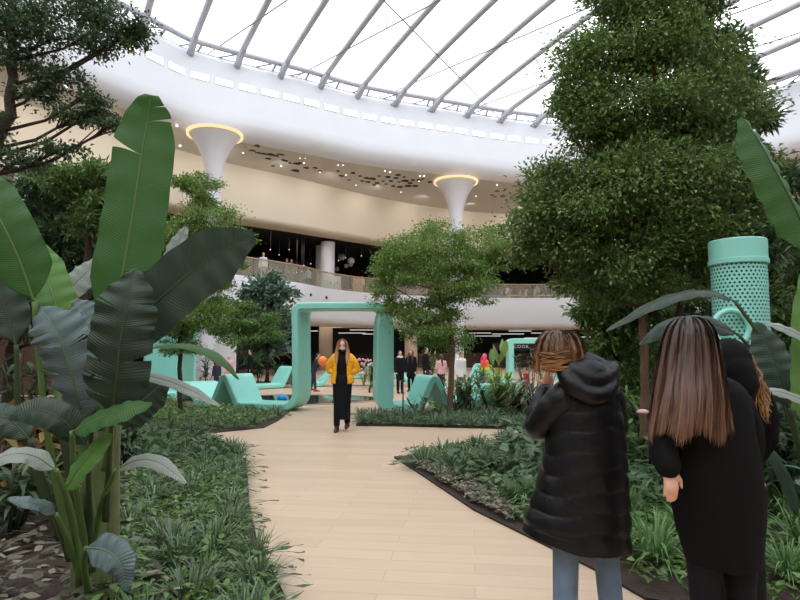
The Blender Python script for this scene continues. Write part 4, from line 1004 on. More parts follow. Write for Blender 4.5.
bl([(34, 302, 3.2), (20, 262, 3.15), (3, 225, 3.1), (-16, 190, 3.1), (-30, 160, 3.1)], .16, 'ban', face=(.3, -1, .2), pet=[(72, 560, 3.6), (50, 450, 3.4), (40, 370, 3.3)], ripple=.006)
bl([(16, 345, 3.4), (4, 305, 3.4), (-14, 265, 3.4), (-30, 230, 3.4)], .13, 'band', face=(.3, -1, .2), pet=[(60, 540, 3.6), (22, 430, 3.5)], ribm='ribd')
bl([(64, 330, 3.7), (54, 300, 3.7), (44, 270, 3.75), (36, 240, 3.8)], .14, 'banl', face=(.2, -1, .2), pet=[(90, 500, 3.7), (72, 400, 3.7)])
bl([(48, 312, 3.9), (66, 292, 3.9), (84, 275, 3.95), (98, 258, 4.0)], .10, 'banw', face=(.3, -1, .5), pet=[(60, 420, 3.8)])
bl([(84, 425, 3.3), (74, 385, 3.2), (63, 348, 3.15), (52, 325, 3.15), (40, 306, 3.2)], .165, 'banb', face=(-.15, -1, .45), tears=rt_(8), pet=[(92, 520, 3.5)], ripple=.012, label='bluish grey torn leaf with pale midrib')
bl([(112, 420, 3.15), (116, 380, 3.05), (121, 335, 3.0), (128, 300, 3.0), (136, 268, 3.05)], .175, 'band', face=(.25, -1, -.1), tears=rt_(11), pet=[(106, 520, 3.4)], ribm='ribd', ripple=.014, label='dark ragged leaf torn along its edges')
bl([(116, 425, 3.5), (134, 408, 3.5), (150, 394, 3.5), (168, 378, 3.5)], .12, 'band', face=(0, -1, .1), pet=[(104, 520, 3.6)])
bl([(104, 340, 3.6), (94, 322, 3.6), (84, 310, 3.6), (74, 300, 3.6)], .09, 'banb', face=(.2, -1, .7), pet=[(104, 420, 3.6)])
bl([(72, 432, 3.0), (96, 420, 2.95), (122, 411, 2.9), (152, 404, 2.9)], .075, 'ban', face=(.1, -.75, .7), pet=[(88, 560, 3.5), (75, 480, 3.2)])
bl([(64, 492, 3.1), (78, 470, 3.05), (94, 452, 3.0), (112, 434, 3.0)], .07, 'banl', face=(-.2, -1, .5), pet=[(84, 570, 3.5)])
bl([(116, 470, 3.2), (138, 460, 3.15), (160, 463, 3.1), (186, 483, 3.05)], .05, 'banw', face=(0, -.7, .8), pet=[(92, 570, 3.6), (100, 510, 3.4)])
bl([(56, 470, 2.9), (34, 456, 2.85), (8, 455, 2.8), (-25, 470, 2.8)], .06, 'banw', face=(0, -.6, .8), pet=[(80, 580, 3.5), (72, 515, 3.2)])
bl([(56, 514, 3.1), (44, 506, 3.05), (28, 502, 3.0), (8, 498, 3.0)], .04, 'banb', face=(0, -.7, .7), pet=[(82, 585, 3.6), (70, 545, 3.3)])
bl([(86, 548, 3.1), (104, 550, 3.05), (119, 562, 3.0), (128, 592, 3.0)], .09, 'banb', face=(-.3, -.8, .5), pet=[(88, 590, 3.5), (84, 565, 3.3)])
bl([(140, 352, 3.6), (165, 345, 3.5), (198, 348, 3.45), (222, 361, 3.4), (239, 379, 3.4)], .05, 'ban', face=(0, -.35, 1), pet=[(104, 460, 3.6), (116, 380, 3.6)])
bl([(138, 374, 3.4), (165, 380, 3.35), (192, 391, 3.3), (220, 406, 3.3)], .04, 'banw', face=(0, -.7, .8), pet=[(104, 470, 3.6), (118, 395, 3.5)])
bl([(88, 446, 3.2), (62, 420, 3.1), (36, 410, 3.1), (4, 416, 3.1)], .09, 'band', face=(0, -1, .5), pet=[(90, 560, 3.5)], ribm='ribd')
bl([(158, 300, 4.2), (168, 270, 4.2), (176, 248, 4.2), (186, 226, 4.2)], .11, 'banw', face=(-.3, -1, .3), pet=[(112, 450, 3.7), (130, 360, 4)])
bl([(30, 440, 3.4), (10, 420, 3.4), (-14, 415, 3.4), (-30, 425, 3.4)], .1, 'band', face=(0, -.8, .6), pet=[(70, 560, 3.6)], ribm='ribd')

rb_ = Vector((3.35, 4.5, .05))
sp_ = thing('strelitzia', 'tall strelitzia with arching paddle leaves at the right edge behind the women', 'strelitzia', tuple(rb_))
sl = lambda *a, **k: banana_leaf(sp_, *a, ribm='ribd', **k)
sl([(735, 301, 4.3), (710, 291, 4.25), (682, 293, 4.2), (648, 306, 4.15), (606, 331, 4.1)], .07, 'band', face=(0, -.5, .9), pet=[(838, 600, 4.5), (800, 450, 4.4), (770, 355, 4.3)], fold=-.1)
sl([(738, 334, 4.5), (716, 325, 4.4), (690, 323, 4.4), (664, 330, 4.4), (640, 345, 4.35)], .085, 'band', face=(0, -.8, .5), pet=[(830, 600, 4.6), (802, 460, 4.5), (770, 375, 4.5)])
sl([(790, 408, 4.2), (781, 378, 4.2), (770, 350, 4.25), (756, 322, 4.3)], .15, 'band', face=(0, -1, .1), pet=[(830, 600, 4.4), (808, 480, 4.3)])
sl([(808, 430, 4.0), (808, 380, 4.0), (808, 320, 4.0), (806, 262, 4.0)], .12, 'banl', face=(0, -1, .1), pet=[(840, 600, 4.3)])
sl([(826, 412, 3.9), (800, 399, 3.9), (780, 392, 3.9), (762, 391, 3.9)], .05, 'banw', face=(0, -.7, .8), pet=[(845, 600, 4.2)])
sl([(830, 352, 3.9), (806, 338, 3.9), (786, 329, 3.9), (764, 322, 3.9)], .06, 'banw', face=(0, -.7, .8), pet=[(850, 600, 4.2), (845, 450, 4.0)])
sl([(818, 258, 3.6), (796, 210, 3.55), (776, 172, 3.5), (758, 140, 3.5), (742, 116, 3.5)], .2, 'ban', face=(.55, -1, 0), pet=[(850, 640, 4.0), (840, 400, 3.7)], fold=-.2, asym=(1, .5), curl=.1)
sl([(800, 520, 4.0), (786, 480, 3.95), (772, 455, 3.9), (755, 440, 3.9)], .06, 'band', face=(0, -.8, .5), pet=[(830, 600, 4.2)])

# ------------------------------------------------------------------ perforated pipe, bollards, small things
x = (741-400)/600*6.1; y = 6.1; ztop = at(741, 241, 6.1).z; zc = at(741, 262, 6.1).z
vt = thing('perforated_pipe', 'turquoise perforated metal cylinder with solid rim among the trees at right', 'pipe', (x, y, 0))
me = bpy.data.meshes.new('perforated_sleeve'); NU = 64; PR = .258; VV = []; FF = []; UVs = []
for i in range(NU+1):
    a = 2*PI*i/NU
    for z in (.1, zc): VV.append((PR*math.cos(a), PR*math.sin(a), z)); UVs.append((i/NU*38, z*27))
FF = [(2*i, 2*i+2, 2*i+3, 2*i+1) for i in range(NU)]; me.from_pydata(VV, [], FF); me.update(); me.shade_smooth(); ul = me.uv_layers.new()
for l in me.loops: ul.data[l.index].uv = UVs[l.vertex_index]
o = link('perforated_sleeve', me, M['tealp'], vt)
a = MB(); a.lathe((x, y, 0), [(.24, .1), (.24, zc)], 40); obj('shade_core', a, M['teal_shade'], vt, label='dark core painting the shade inside the pipe')
a = MB(); a.lathe((x, y, 0), [(.268, zc-.04), (.279, zc-.03), (.279, zc+.015), (.27, zc+.02), (.27, ztop-.01), (.262, ztop), (.23, ztop), (.23, ztop-.25)], 48, caps=False); creases(obj('rim', a, M['teal'], vt), 35)
a = MB(); cc = at(731, 328, 5.84)
a.tube([cc + Vector((.17*math.cos(q), 0, .17*math.sin(q))) for q in np.linspace(0, 2*PI, 41)], .03, 8, ref=(0, 1, 0), caps=False); obj('hatch_ring', a, M['teal'], vt)
def bollard(u, v, d, r, lab, warm=True):
    x = (u-400)/600*d; z = at(u, v, d).z; t = thing('path_light', lab, 'path light', (x, d, .04))
    a = MB(); a.tube([(x+.06*(1 if warm else 0), d, .04), (x+.06*(1 if warm else 0), d, z)], .014, 8); obj('pole', a, M['rubber'], t)
    a = MB(); a.lathe((x, d, z), [(r*.4, .028), (r, .012), (r, -.005), (r*.9, -.012)], 20); obj('lamp_head', a, M['pinkc'] if warm else M['rubber'], t)
bollard(640, 412, 6.3, .06, 'thin black path light with a small pale disc head by the tall right trunk')
bollard(403, 381, 13.0, .05, 'short black path light post at the left end of the centre bed', False)
a = MB(); px_ = sb(513, 16.0); a.box((px_[0], 16.0, .3), (.62, .4, .5)); a.box((px_[0], 16, .57), (.68, .46, .05)); tag(obj('wooden_planter', a, M['wood'], None, False, loc=px_), 'pale wooden planter box below the lime-yellow shrub', 'planter')
b = MB(); q = at(322.5, 361, 21.5); b.ell(q, (.16, .16, .18), 18, 12); b.ell(q - Vector((0, 0, .19)), .025, 6, 5); tag(obj('balloon', b, M['orangeb'], None, loc=tuple(q)), 'orange balloon held by the boy in the tracksuit', 'balloon')
st = thing('stroller', 'dark pushchair standing inside the arch next to the flowers', 'stroller', (sb(376, 21.5)[0], 21.5, 0)); sx = sb(376, 21.5)[0]
a = MB(); a.ell((sx, 21.5, .55), (.2, .28, .2), 12, 9); a.ell((sx+.02, 21.62, .78), (.2, .2, .16), 12, 9); obj('seat', a, M['blackc'], st)
a = MB(); a.tube([(sx-.2, 21.3, .1), (sx-.15, 21.6, .5), (sx-.18, 21.9, 1.0), (sx+.18, 21.9, 1.0), (sx+.15, 21.6, .5), (sx+.2, 21.3, .1)], .015, 6); obj('frame', a, M['rubber'], st)
for dx in (-.22, .22):
    for dy in (-.25, .25):
        a = MB(); a.tube([(sx+dx-.02, 21.5+dy, .1), (sx+dx+.02, 21.5+dy, .1)], .1, 16); obj('wheel', a, M['rubber'], st)

# ------------------------------------------------------------------ people
def ering(c, rx, ry, r, f, n=28, tilt=0, a0=0, a1=2*PI):
    return [Vector(c) + r*(rx*math.cos(t)) + f*(ry*math.sin(t)) for t in [a0 + (a1-a0)*i/n for i in range(n)]]
def hand(mb, w, d, nrm_, H, curl=.5, side=1):
    w = Vector(w); d = Vector(d).normalized(); s = d.cross(Vector(nrm_)).normalized()*side; n = s.cross(d).normalized()*side
    k = H/1.7
    mb.tube([w, w+d*.03*k, w+d*.085*k], [.022*k, .034*k, .036*k], 10, flat=.5, ref=n, round_caps=True)
    for i, (o, ln) in enumerate(((-.027, .062), (-.009, .072), (.009, .068), (.027, .054))):
        b = w + d*.085*k + s*o*k; a1 = curl*.6; p1 = b + (d*math.cos(a1) - n*math.sin(a1))*ln*.5*k; a2 = curl*1.5
        p2 = p1 + (d*math.cos(a2) - n*math.sin(a2))*ln*.5*k; mb.tube([b-d*.02*k, b, p1, p2], [.0095*k, .0092*k, .0085*k, .0075*k], 8, round_caps=True)
    b = w + d*.03*k - s*.028*k; p1 = b + (d*.7 - s*.7 - n*.25).normalized()*.038*k; mb.tube([b, p1, p1 + (d*.95 - s*.2 - n*.3).normalized()*.03*k], [.013*k, .011*k, .009*k], 8, round_caps=True)
def person(u, d, H, ang, label, top, bottom, hair, shoe='rubber', long_hair=False, hair_len=.2, stride=0., arms=None, group=None, mask=False, stance=.052, z0=0., skirt=None, coat=0, vox=.012, bow=0., lean=0., hero=False, xy=None, scarf=None, topz=.5, armpose='down', headc=None, hang=None, shs=None, tw=1.):
    ox, oy = xy if xy else ((u-400)/600*d, d); pos = Vector((ox, oy, z0)); f = Vector((math.cos(ang), math.sin(ang), 0)); r = Vector((f.y, -f.x, 0))
    def P(x, y, z): return pos + r*(x*H) + f*((y + lean*max(0, z-.5)*2)*H) + Vector((0, 0, z*H))
    t = thing('person', label, 'person', tuple(pos), group)
    b = MB(); up = Vector((0, 0, 1))
    hf = f if hang is None else Vector((math.cos(hang), math.sin(hang), 0)); hr = Vector((hf.y, -hf.x, 0))
    hc = P(0, bow*.5, .93-bow*.2) if headc is None else Vector(headc)
    def HP(x, y, z): return hc + hr*(x*H) + hf*(y*H) + Vector((0, 0, (z-.93)*H))
    b.ell(HP(0, 0, .943), (.0445*H,)*2 + (.056*H,), 18, 14); b.ell(HP(0, .012, .94), (.041*H,)*2 + (.05*H,), 16, 12)
    b.ell(HP(0, .016, .905), (.034*H, .034*H, .037*H), 16, 12)
    b.ell(HP(0, .054, .915), (.0085*H, .0085*H, .015*H), 8, 6)
    for s in (-1, 1): b.ell(HP(s*.045, 0, .922), (.008*H, .008*H, .017*H), 8, 6)
    b.tube([P(0, -.008, .80), P(0, -.004, .84), HP(0, -.006, .91)], [.04*H, .034*H, .03*H], 12)
    b.loft([ering(P(0, y, z), rx*H*tw, ry*H*tw, r, f) for z, rx, ry, y in ((.485, .06, .05, 0), (.51, .088, .062, 0), (.56, .089, .066, -.005), (.62, .073, .054, 0), (.70, .085, .06, .004), (.77, .098, .06, 0), (.805, .1, .048, -.004), (.83, .06, .04, -.006), (.845, .035, .03, -.006))])
    hips = [P(s*.048, 0, .52) for s in (-1, 1)]; legs = []
    for s, h in zip((-1, 1), hips):
        st_ = stride*s; kn = P(s*(stance*.6+.02), st_*.5+.01, .285); an = P(s*stance, st_, .05 + (.03 if st_ < 0 else 0)); legs.append((h, kn, an))
        b.tube([h, h.lerp(kn, .5), kn, kn.lerp(an, .4), an], [.053*H, .045*H, .032*H, .031*H, .021*H], 12, round_caps=True)
        b.tube([an + f*(-.02*H) - up*(.03*H), an + f*.05*H - up*.033*H, an + f*.1*H - up*.038*H], [.02*H, .021*H, .014*H], 10, round_caps=True)
    if arms is None:
        if armpose == 'down': arms = [(P(s*.125, -.01, .64), P(s*.13, .03, .50)) for s in (-1, 1)]
        elif armpose == 'front': arms = [(P(s*.135, .01, .65), P(s*.09, .13, .63)) for s in (-1, 1)]
        elif armpose == 'pocket': arms = [(P(s*.148, -.03, .665), P(s*.085, .0, .635)) for s in (-1, 1)]
        elif armpose == 'reach': arms = [(P(s*.12, .09, .68), P(s*.07, .22, .70)) for s in (-1, 1)]
    sh = shs or [P(s*.098, -.004, .80) for s in (-1, 1)]
    for i, (s, S_, (e, w)) in enumerate(zip((-1, 1), sh, arms)):
        e, w = Vector(e), Vector(w); b.tube([S_, S_.lerp(e, .5), e, e.lerp(w, .4), w], [.031*H, .027*H, .023*H, .022*H, .0155*H], 10, round_caps=True)
        hand(b, w, (w-e) if not hero else (w-e).normalized() + Vector((0, 0, -.6 if w.z < 1.2 else .6)), -f if armpose != 'front' else up, H, .45, -s)
    robj('body', b, M['skin'], t, vox, 2)
    # face
    if not hero or headc is not None:
        for s in (-1, 1):
            a = MB(); a.ell(HP(s*.017, .046, .93), .0065*H, 8, 6); obj('eye', a, M['eye'], t)
        if not mask: a = MB(); a.ell(HP(0, .047, .889), (.013*H, .013*H, .004*H), 8, 6); obj('lips', a, M['lip'], t)
    if mask:
        a = MB(); c_ = P(0, .012+bow*.6, .898); a.loft([[c_ + r*(math.sin(q)*rx*H) + f*(math.cos(q)*ry*H) + up*(z*H) for q in np.linspace(-1.5, 1.5, 13)] for z, rx, ry in ((-.035, .02, .028), (-.025, .035, .042), (-.005, .041, .052), (.012, .041, .046), (.018, .04, .042))], close=False, caps=False)
        obj('face_mask', a, M['maskc'], t)
    # shoes
    for h, kn, an in legs:
        a = MB(); a.tube([an + f*(-.025*H) - up*.026*H, an + f*.05*H - up*.03*H, an + f*.105*H - up*.037*H], [.027*H, .027*H, .019*H], 12, round_caps=True); a.tube([an - up*.02*H, an + up*.035*H], [.027*H, .026*H], 12); robj('shoe', a, M[shoe], t, max(vox, .01), 1)
    # trousers or skirt
    if bottom:
        a = MB(); a.loft([ering(P(0, 0, z), rx*H, ry*H, r, f) for z, rx, ry in ((.48, .08, .062), (.5, .096, .07), (.56, .096, .072), (.61, .082, .06))])
        for h, kn, an in legs: a.tube([h, h.lerp(kn, .5), kn, kn.lerp(an, .5), an + up*.01*H], [.06*H, .052*H, .04*H, .038*H, .034*H], 14)
        robj('trousers', a, M[bottom], t, max(vox, .01), 2)
    if skirt:
        a = MB(); R_ = []
        for i in range(26):
            q = i/25; z = skirt[0] + (.6-skirt[0])*(1-q); w = .09 - .012*q
            R_.append([P(0, 0, z) + r*(w*(1+.05*math.sin(7*tt+3*q)*q)*H*math.cos(tt)) + f*((.066+.02*q)*(1+.08*math.sin(6*tt+1)*q)*H*math.sin(tt)) for tt in [2*PI*j/40 for j in range(40)]])
        a.loft(R_); obj('skirt', a, M[skirt[1]], t)
    # top
    if top:
        a = MB(); g = .013
        zz = [(topz, .1, .078), (.56, .1+g*.3, .078), (.62, .094, .07), (.70, .1, .074), (.77, .112, .073), (.81, .108, .06), (.838, .06, .045), (.86, .042, .04)]
        if coat: zz = [(coat, .12, .1), (.5, .112, .088)] + zz[1:]
        a.loft([ering(P(0, -.002, z), rx*H, ry*H, r, f) for z, rx, ry in zz])
        for S_, (e, w) in zip(sh, arms):
            e, w = Vector(e), Vector(w); a.tube([S_, S_.lerp(e, .5), e, e.lerp(w, .5), w], [.044*H, .039*H, .036*H, .032*H, .027*H], 12, round_caps=True)
        robj('jacket', a, M[top], t, max(vox, .012), 2)
    if scarf: a = MB(); a.tube([P(.05*math.cos(q), .045*math.sin(q)-.002, .85+.008*math.sin(3*q)) for q in np.linspace(0, 2*PI, 17)], .022*H, 8, caps=False); obj('scarf', a, M[scarf], t)
    if hair and not hero:
        a = MB(); a.ell(HP(0, -.008, .95), (.051*H, .051*H, .054*H), 18, 12); a.ell(HP(0, -.022, .928), (.045*H, .045*H, .05*H), 14, 10)
        if long_hair:
            for s in (-1, 0, 1):
                a.tube([P(s*.036, -.015, .95), P(s*.05, -.012+(.03 if s else -.03), .90), P(s*.058, (.04 if s else -.05), .84), P(s*.06, (.055 if s else -.06), .84-hair_len*.5), P(s*.055, (.06 if s else -.06), .84-hair_len)], [.03*H, .03*H, .03*H, .026*H, .012*H], 10, round_caps=True)
        robj('hair', a, M[hair], t, max(vox, .01), 2)
    return t, P, r, f, arms

PI2 = PI/2
# the woman in yellow
fy = gz(342, 431); H = 1.70
t, P, r, f, arms = person(0, 0, H, -PI2 - .04, 'person in a bright yellow jacket and grey face mask walking towards us on the path', None, 'blackc', None, 'boot', stride=.045, armpose='pocket', mask=True, hero=True, vox=.008, xy=(fy.x, fy.y), skirt=(.13, 'blackc'))
a = MB(); a.loft([ering(P(0, -.002, z), rx*H, ry*H, r, f) for z, rx, ry in ((.5, .092, .07), (.56, .093, .07), (.62, .08, .06), (.70, .09, .066), (.77, .1, .064), (.81, .1, .052), (.835, .06, .045), (.865, .044, .044), (.885, .042, .042))]); robj('sweater', a, M['blackc'], t, .01, 2)
# open yellow jacket: shell with a front gap, puffed rows
a = MB(); rings = []
for i in range(46):
    q = i/45; z = .515 + (.835-.515)*q; rx = np.interp(z, [.515, .56, .62, .7, .77, .81, .835], [.125, .124, .112, .114, .118, .112, .075]); ry = np.interp(z, [.515, .56, .62, .7, .77, .81, .835], [.1, .1, .088, .088, .084, .068, .052])
    puff = 1 + .045*abs(math.sin(q*PI*7))**.6; gap = np.interp(q, [0, .6, 1], [.62, .55, .75])
    out = [P(0, -.003, z) + r*(rx*puff*H*math.sin(tt)) + f*(ry*puff*H*math.cos(tt)) for tt in np.linspace(gap, 2*PI-gap, 34)]
    inn = [P(0, -.003, z) + r*((rx-.014)*H*math.sin(tt)) + f*((ry-.014)*H*math.cos(tt)) for tt in np.linspace(2*PI-gap, gap, 34)]
    rings.append(out + inn)
a.loft(rings)
for s, (e, w) in zip((-1, 1), arms):
    S_ = P(s*.1, -.004, .80); L_ = cr_pts([S_ - r*(s*.02*H), S_.lerp(e, .5) + r*(s*.008*H), e, w], 26)
    a.tube(L_, [(.047 - .012*i/26)*H*(1+.06*abs(math.sin(i/26*PI*6))**.6) for i in range(27)], 14, round_caps=True)
obj('jacket', a, M['yellow'], t)
a = MB(); a.tube([P(.052*math.sin(q), .045*math.cos(q)-.004, .845) for q in np.linspace(.7, 2*PI-.7, 15)], .02*H, 10); obj('jacket_collar', a, M['yellow'], t)
a = MB(); a.tube([P(.045*math.sin(q), .045*math.cos(q), .868+.006*math.sin(2*q)) for q in np.linspace(0, 2*PI, 21)], .024*H, 10, caps=False); obj('scarf', a, M['blackc'], t)
for s in (-1, 1): a = MB(); a.ell(P(s*.018, .047, .932), .006*H, 8, 6); obj('eye', a, M['eye'], t)

def hair_strands(name, par, rows, m, n, w, phi=(-2.2, 2.2), wav=0, tipj=.12, seed=1, base=True, tang=.01):
    """rows: (centre, rx, ry) from crown to tips, hair hangs on the camera side; ribbons follow the rows"""
    R_ = random.Random(seed); C = [Vector(c) for c, _, _ in rows]; k = len(rows)-1
    def pt(s, ph, off):
        s = max(0, min(k-1e-6, s)); i = int(s); q = s-i; g = lambda j: rows[max(0, min(k, j))]
        c = cr_pts([C[max(0, i-1)], C[i], C[min(k, i+1)], C[min(k, i+2)]], 3) if False else C[i].lerp(C[i+1], q)
        rx = rows[i][1]*(1-q) + rows[i+1][1]*q; ry = rows[i][2]*(1-q) + rows[i+1][2]*q
        return c + Vector((math.sin(ph)*(rx+off), -math.cos(ph)*(ry+off), 0))
    if base:
        a = MB(); a.loft([[pt(s, ph, -.012) for ph in np.linspace(-PI, PI, 29)[:-1]] for s in np.linspace(0, k*.74, 30)]); obj(name, a, m, par)
    V = []; Q = []; S = 16
    for i in range(n):
        ph = R_.uniform(*phi); s1 = k*(1 - tipj*R_.random()**1.5)*(1 - tipj*.35*abs(math.sin(ph*3.3+seed))); off = R_.uniform(-.006, tang) + .009*math.sin(ph*13+seed)+.005*math.sin(ph*31); ww = w*R_.uniform(.6, 1.3); wp = R_.uniform(0, 6); fr = R_.uniform(5, 9); am = wav*R_.uniform(.3, 1); b = len(V); ln_ = R_.uniform(-.08, .08)
        for j in range(S+1):
            s = s1*j/S; q = ph + ln_*j/S + am*math.sin(wp + fr*j/S*1.6); p = pt(s, q, off + am*.05*math.cos(wp+fr*j/S*2)); p2 = pt(s, q+.02, off); d = (p2-p).normalized()*ww*.5*(1 if j < S-2 else (S-j+.15)/3)
            V += [p-d, p+d]
        Q += [(b+2*j, b+2*j+1, b+2*j+3, b+2*j+2) for j in range(S)]
    V = np.array([tuple(v) for v in V]) - np.array(root_off(par)); return link(name, np_mesh(name, V, np.array(Q)), m, par)
hz = fy.z
M['hair_y'] = hairmat('ginger_blond_hair', hx('6a4430'), hx('a06f45'), hx('c99a63'), 1.2, 1.75)
Rw = [(P(0, -.005, 1.003), .01, .01), (P(0, -.006, .99), .045, .05), (P(0, -.008, .95), .088, .1), (P(0, -.01, .90), .1, .1), (P(0, -.0, .85), .12, .11), (P(0, .0, .80), .135, .14), (P(0, .0, .74), .145, .15), (P(0, 0, .70), .14, .155)]
# hair parted around the face: strands on both sides and behind
hair_strands('hair', t, Rw, M['hair_y'], 500, .012, phi=(.62, 2*PI-.62), wav=.06, seed=3, base=False, tipj=.3)
a = MB(); a.ell(P(0, -.012, .952), (.05*H, .05*H, .053*H), 18, 12); a.ell(P(0, -.03, .9), (.045*H, .04*H, .08*H), 14, 10); obj('hair', a, M['hair_y'], t)
for s in (-1, 1): a = MB(); a.tube([P(s*.012, .03, .998), P(s*.044, .03, .965), P(s*.053, .022, .92), P(s*.06, .03, .86), P(s*.062, .055, .80), P(s*.06, .068, .73)], [.008*H, .014*H, .016*H, .022*H, .024*H, .01*H], 10, round_caps=True); obj('hair', a, M['hair_y'], t)

# ---- quilted or plain coat built from seen widths
def coat_rows(rows, d, ryf, quilt=0, ch=.085, hem=None, n=96, dfun=None):
    vs = [x[0] for x in rows]; rings = []; m = 44
    z_top = at(400, vs[0], d).z; z_bot = at(400, vs[-1], d).z
    for i in range(n+1):
        v = vs[0] + (vs[-1]-vs[0])*i/n; l = np.interp(v, vs, [x[1] for x in rows]); rr_ = np.interp(v, vs, [x[2] for x in rows])
        c = at((l+rr_)/2, v, d); rx = (rr_-l)/2*d/600; ry = rx*ryf + .01
        if dfun: c.y += dfun(i/n)
        ring = []
        for j in range(m):
            a = 2*PI*j/m; zz = c.z; pf = 1
            if quilt:
                zq = zz + .02*math.sin(2*a+1) + .01*math.sin(5*a+zz*9); pf = 1 + quilt*(abs(math.sin(PI*zq/ch))**.38 - .7) + .012*math.sin(9*a+zz*23)*(1 if quilt else 0)
            else: pf = 1 + .012*math.sin(5*a+zz*6) + .008*math.sin(11*a+zz*13)
            h = hem(math.cos(a), i/n) if hem else 0
            ring.append(c + Vector((rx*pf*math.cos(a), ry*pf*math.sin(a), h)))
        rings.append(ring)
    mb = MB(); mb.loft(rings); return mb
def sleeve(mb, pts, r0, r1, quilt=0, n=40):
    L_ = cr_pts(pts, n); mb.tube(L_, [(r0 + (r1-r0)*i/n)*(1+quilt*(abs(math.sin(i/n*PI*n/6.5))**.55-.5)) for i in range(n+1)], 20, round_caps=True)

# woman A: puffer coat, hand at her face
dA_ = 3.1; xa = .94
armA = [(at(538, 427, 3.18), at(546, 392, 3.24)), (at(616, 432, 3.36), at(583, 405, 3.42))]
t, P, r, f, _ = person(0, 0, 1.62, PI2 + .25, 'person in a long black quilted puffer coat and blue jeans, hand raised to the face', None, 'jeans', None, 'whitec', hero=True, vox=.008, xy=(xa, 3.1), arms=armA, stance=.084, headc=at(560, 354, 3.12), hang=2.5, tw=.86, shs=[at(568, 400, 3.1), at(605, 400, 3.12)])
A_body = t
rowsA = [(368, 580, 603), (374, 572, 609), (382, 562, 613), (392, 556, 617), (405, 552, 620), (425, 549, 623), (450, 545, 625), (475, 541, 626), (500, 534, 627), (525, 526, 628), (545, 525, 629)]
a = coat_rows(rowsA, dA_, .66, .05, .1, hem=lambda c, q: q**4*(.055*max(0, -c-.1) - .02*c), n=150)
cc = obj('puffer_coat', a, M['puff'], t)
a = MB(); sleeve(a, [at(566, 396, 3.08), at(551, 411, 3.1), at(538, 427, 3.16), at(539, 412, 3.2), at(545, 393, 3.24)], .085, .05, .07); obj('sleeve', a, M['puff'], t)
a = MB(); sleeve(a, [at(608, 396, 3.1), at(613, 414, 3.2), at(614, 430, 3.34), at(600, 420, 3.4), at(585, 406, 3.42)], .08, .05, .07); obj('sleeve', a, M['puff'], t)
# hood lying on the back
a = MB()
L_ = cr_pts([at(562, 366, 3.06), at(568, 380, 3.0), at(581, 392, 2.975), at(597, 396, 2.98), at(609, 388, 3.02), at(612, 374, 3.08)], 44); a.tube(L_, [.046*(1+.06*abs(math.sin(i/44*PI*5))**.6)*math.sin(PI*(i+7)/58)**.35 for i in range(45)], 20, round_caps=True)
L_ = cr_pts([at(564, 362, 3.08), at(576, 372, 3.02), at(590, 380, 3.0), at(604, 377, 3.04), at(610, 370, 3.1)], 30); a.tube(L_, [.052*(1+.06*abs(math.sin(i/30*PI*4))**.6) for i in range(31)], 20, round_caps=True)
a.ell(at(588, 375, 3.03), (.1, .07, .085), 18, 12)
L_ = cr_pts([at(572, 357, 3.12), at(586, 360, 3.09), at(600, 366, 3.12)], 20); a.tube(L_, [.045]*21, 16, round_caps=True)
link('hood', remesh(a, .009, 2, 'hood', root_off(t)), M['puff'], t)
for ux in (546,): pass
# A head and hand
hcA = at(560, 354, 3.12)
M['hair_a'] = hairmat('brown_to_blond_hair', hx('3e2a20'), hx('75502f'), hx('c08a55'), 1.34, 1.62)
def R_of(v, l, rr, d, ryf=1.0, dy=0):
    c = at((l+rr)/2, v, d); w = (rr-l)/2*d/600; return (c + Vector((0, dy, 0)), w, w*ryf)
hair_strands('hair', t, [R_of(330, 553, 563, 3.12), R_of(333, 546, 572, 3.12), R_of(340, 541, 578, 3.12, .95), R_of(350, 538, 582, 3.12, .95), R_of(360, 537, 583, 3.12, .9), R_of(369, 537, 580, 3.12, .8), R_of(377, 540, 568, 3.1, .8)], M['hair_a'], 1100, .006, phi=(-2.0, 2.0), wav=.05, seed=5, tipj=.3)
V = []; 
a = MB()
for i in range(36):     # loose strands blown across the hand towards the hood
    y0 = random.uniform(352, 368); p0 = at(random.uniform(539, 546), y0, 3.03); p3 = at(random.uniform(562, 580), y0 + random.uniform(-8, 2), 3.0); mdl = p0.lerp(p3, .5) + Vector((0, -.02, random.uniform(-.02, .01)))
    a.tube(cr_pts([p0, mdl, p3], 8), [.003]*6 + [.002, .001, .0005], 4)
obj('hair', a, M['hair_a'], t)

# woman B: long straight hair, long black coat
dB = 2.7; xb = (711-400)/600*2.7
armB = [(at(666, 448, 2.64), at(669, 466, 2.59)), (at(752, 455, 2.75), at(735, 470, 2.95))]
t, P, r, f, _ = person(0, 0, 1.60, PI2 + .1, 'person with very long straight brown hair and a long plain black coat seen from behind', None, 'blackc', None, 'rubber', hero=True, vox=.008, xy=(xb + .01, dB), arms=armB, headc=at(690, 343, 2.72), hang=2.0, tw=.72, shs=[at(686, 414, 2.7), at(732, 414, 2.72)])
rowsB = [(376, 690, 724), (382, 682, 736), (390, 674, 744), (400, 671, 748), (412, 669, 751), (430, 668, 753), (450, 668, 757), (475, 670, 760), (500, 673, 762), (530, 678, 761), (550, 684, 760), (567, 688, 758)]
obj('coat', coat_rows(rowsB, dB, .58, 0, hem=lambda c, q: q**6*(.03*max(0, -c)), n=90), M['wool'], t)
a = MB(); sleeve(a, [at(680, 405, 2.68), at(669, 425, 2.66), at(664, 450, 2.62), at(668, 466, 2.58)], .07, .052); obj('sleeve', a, M['wool'], t)
a = MB(); sleeve(a, [at(738, 405, 2.72), at(748, 428, 2.74), at(750, 452, 2.78), at(738, 466, 2.95)], .066, .05); obj('sleeve', a, M['wool'], t)
M['hair_b'] = hairmat('long_brown_hair', hx('33251e'), hx('5c4133'), hx('80593f'), 1.02, 1.66)
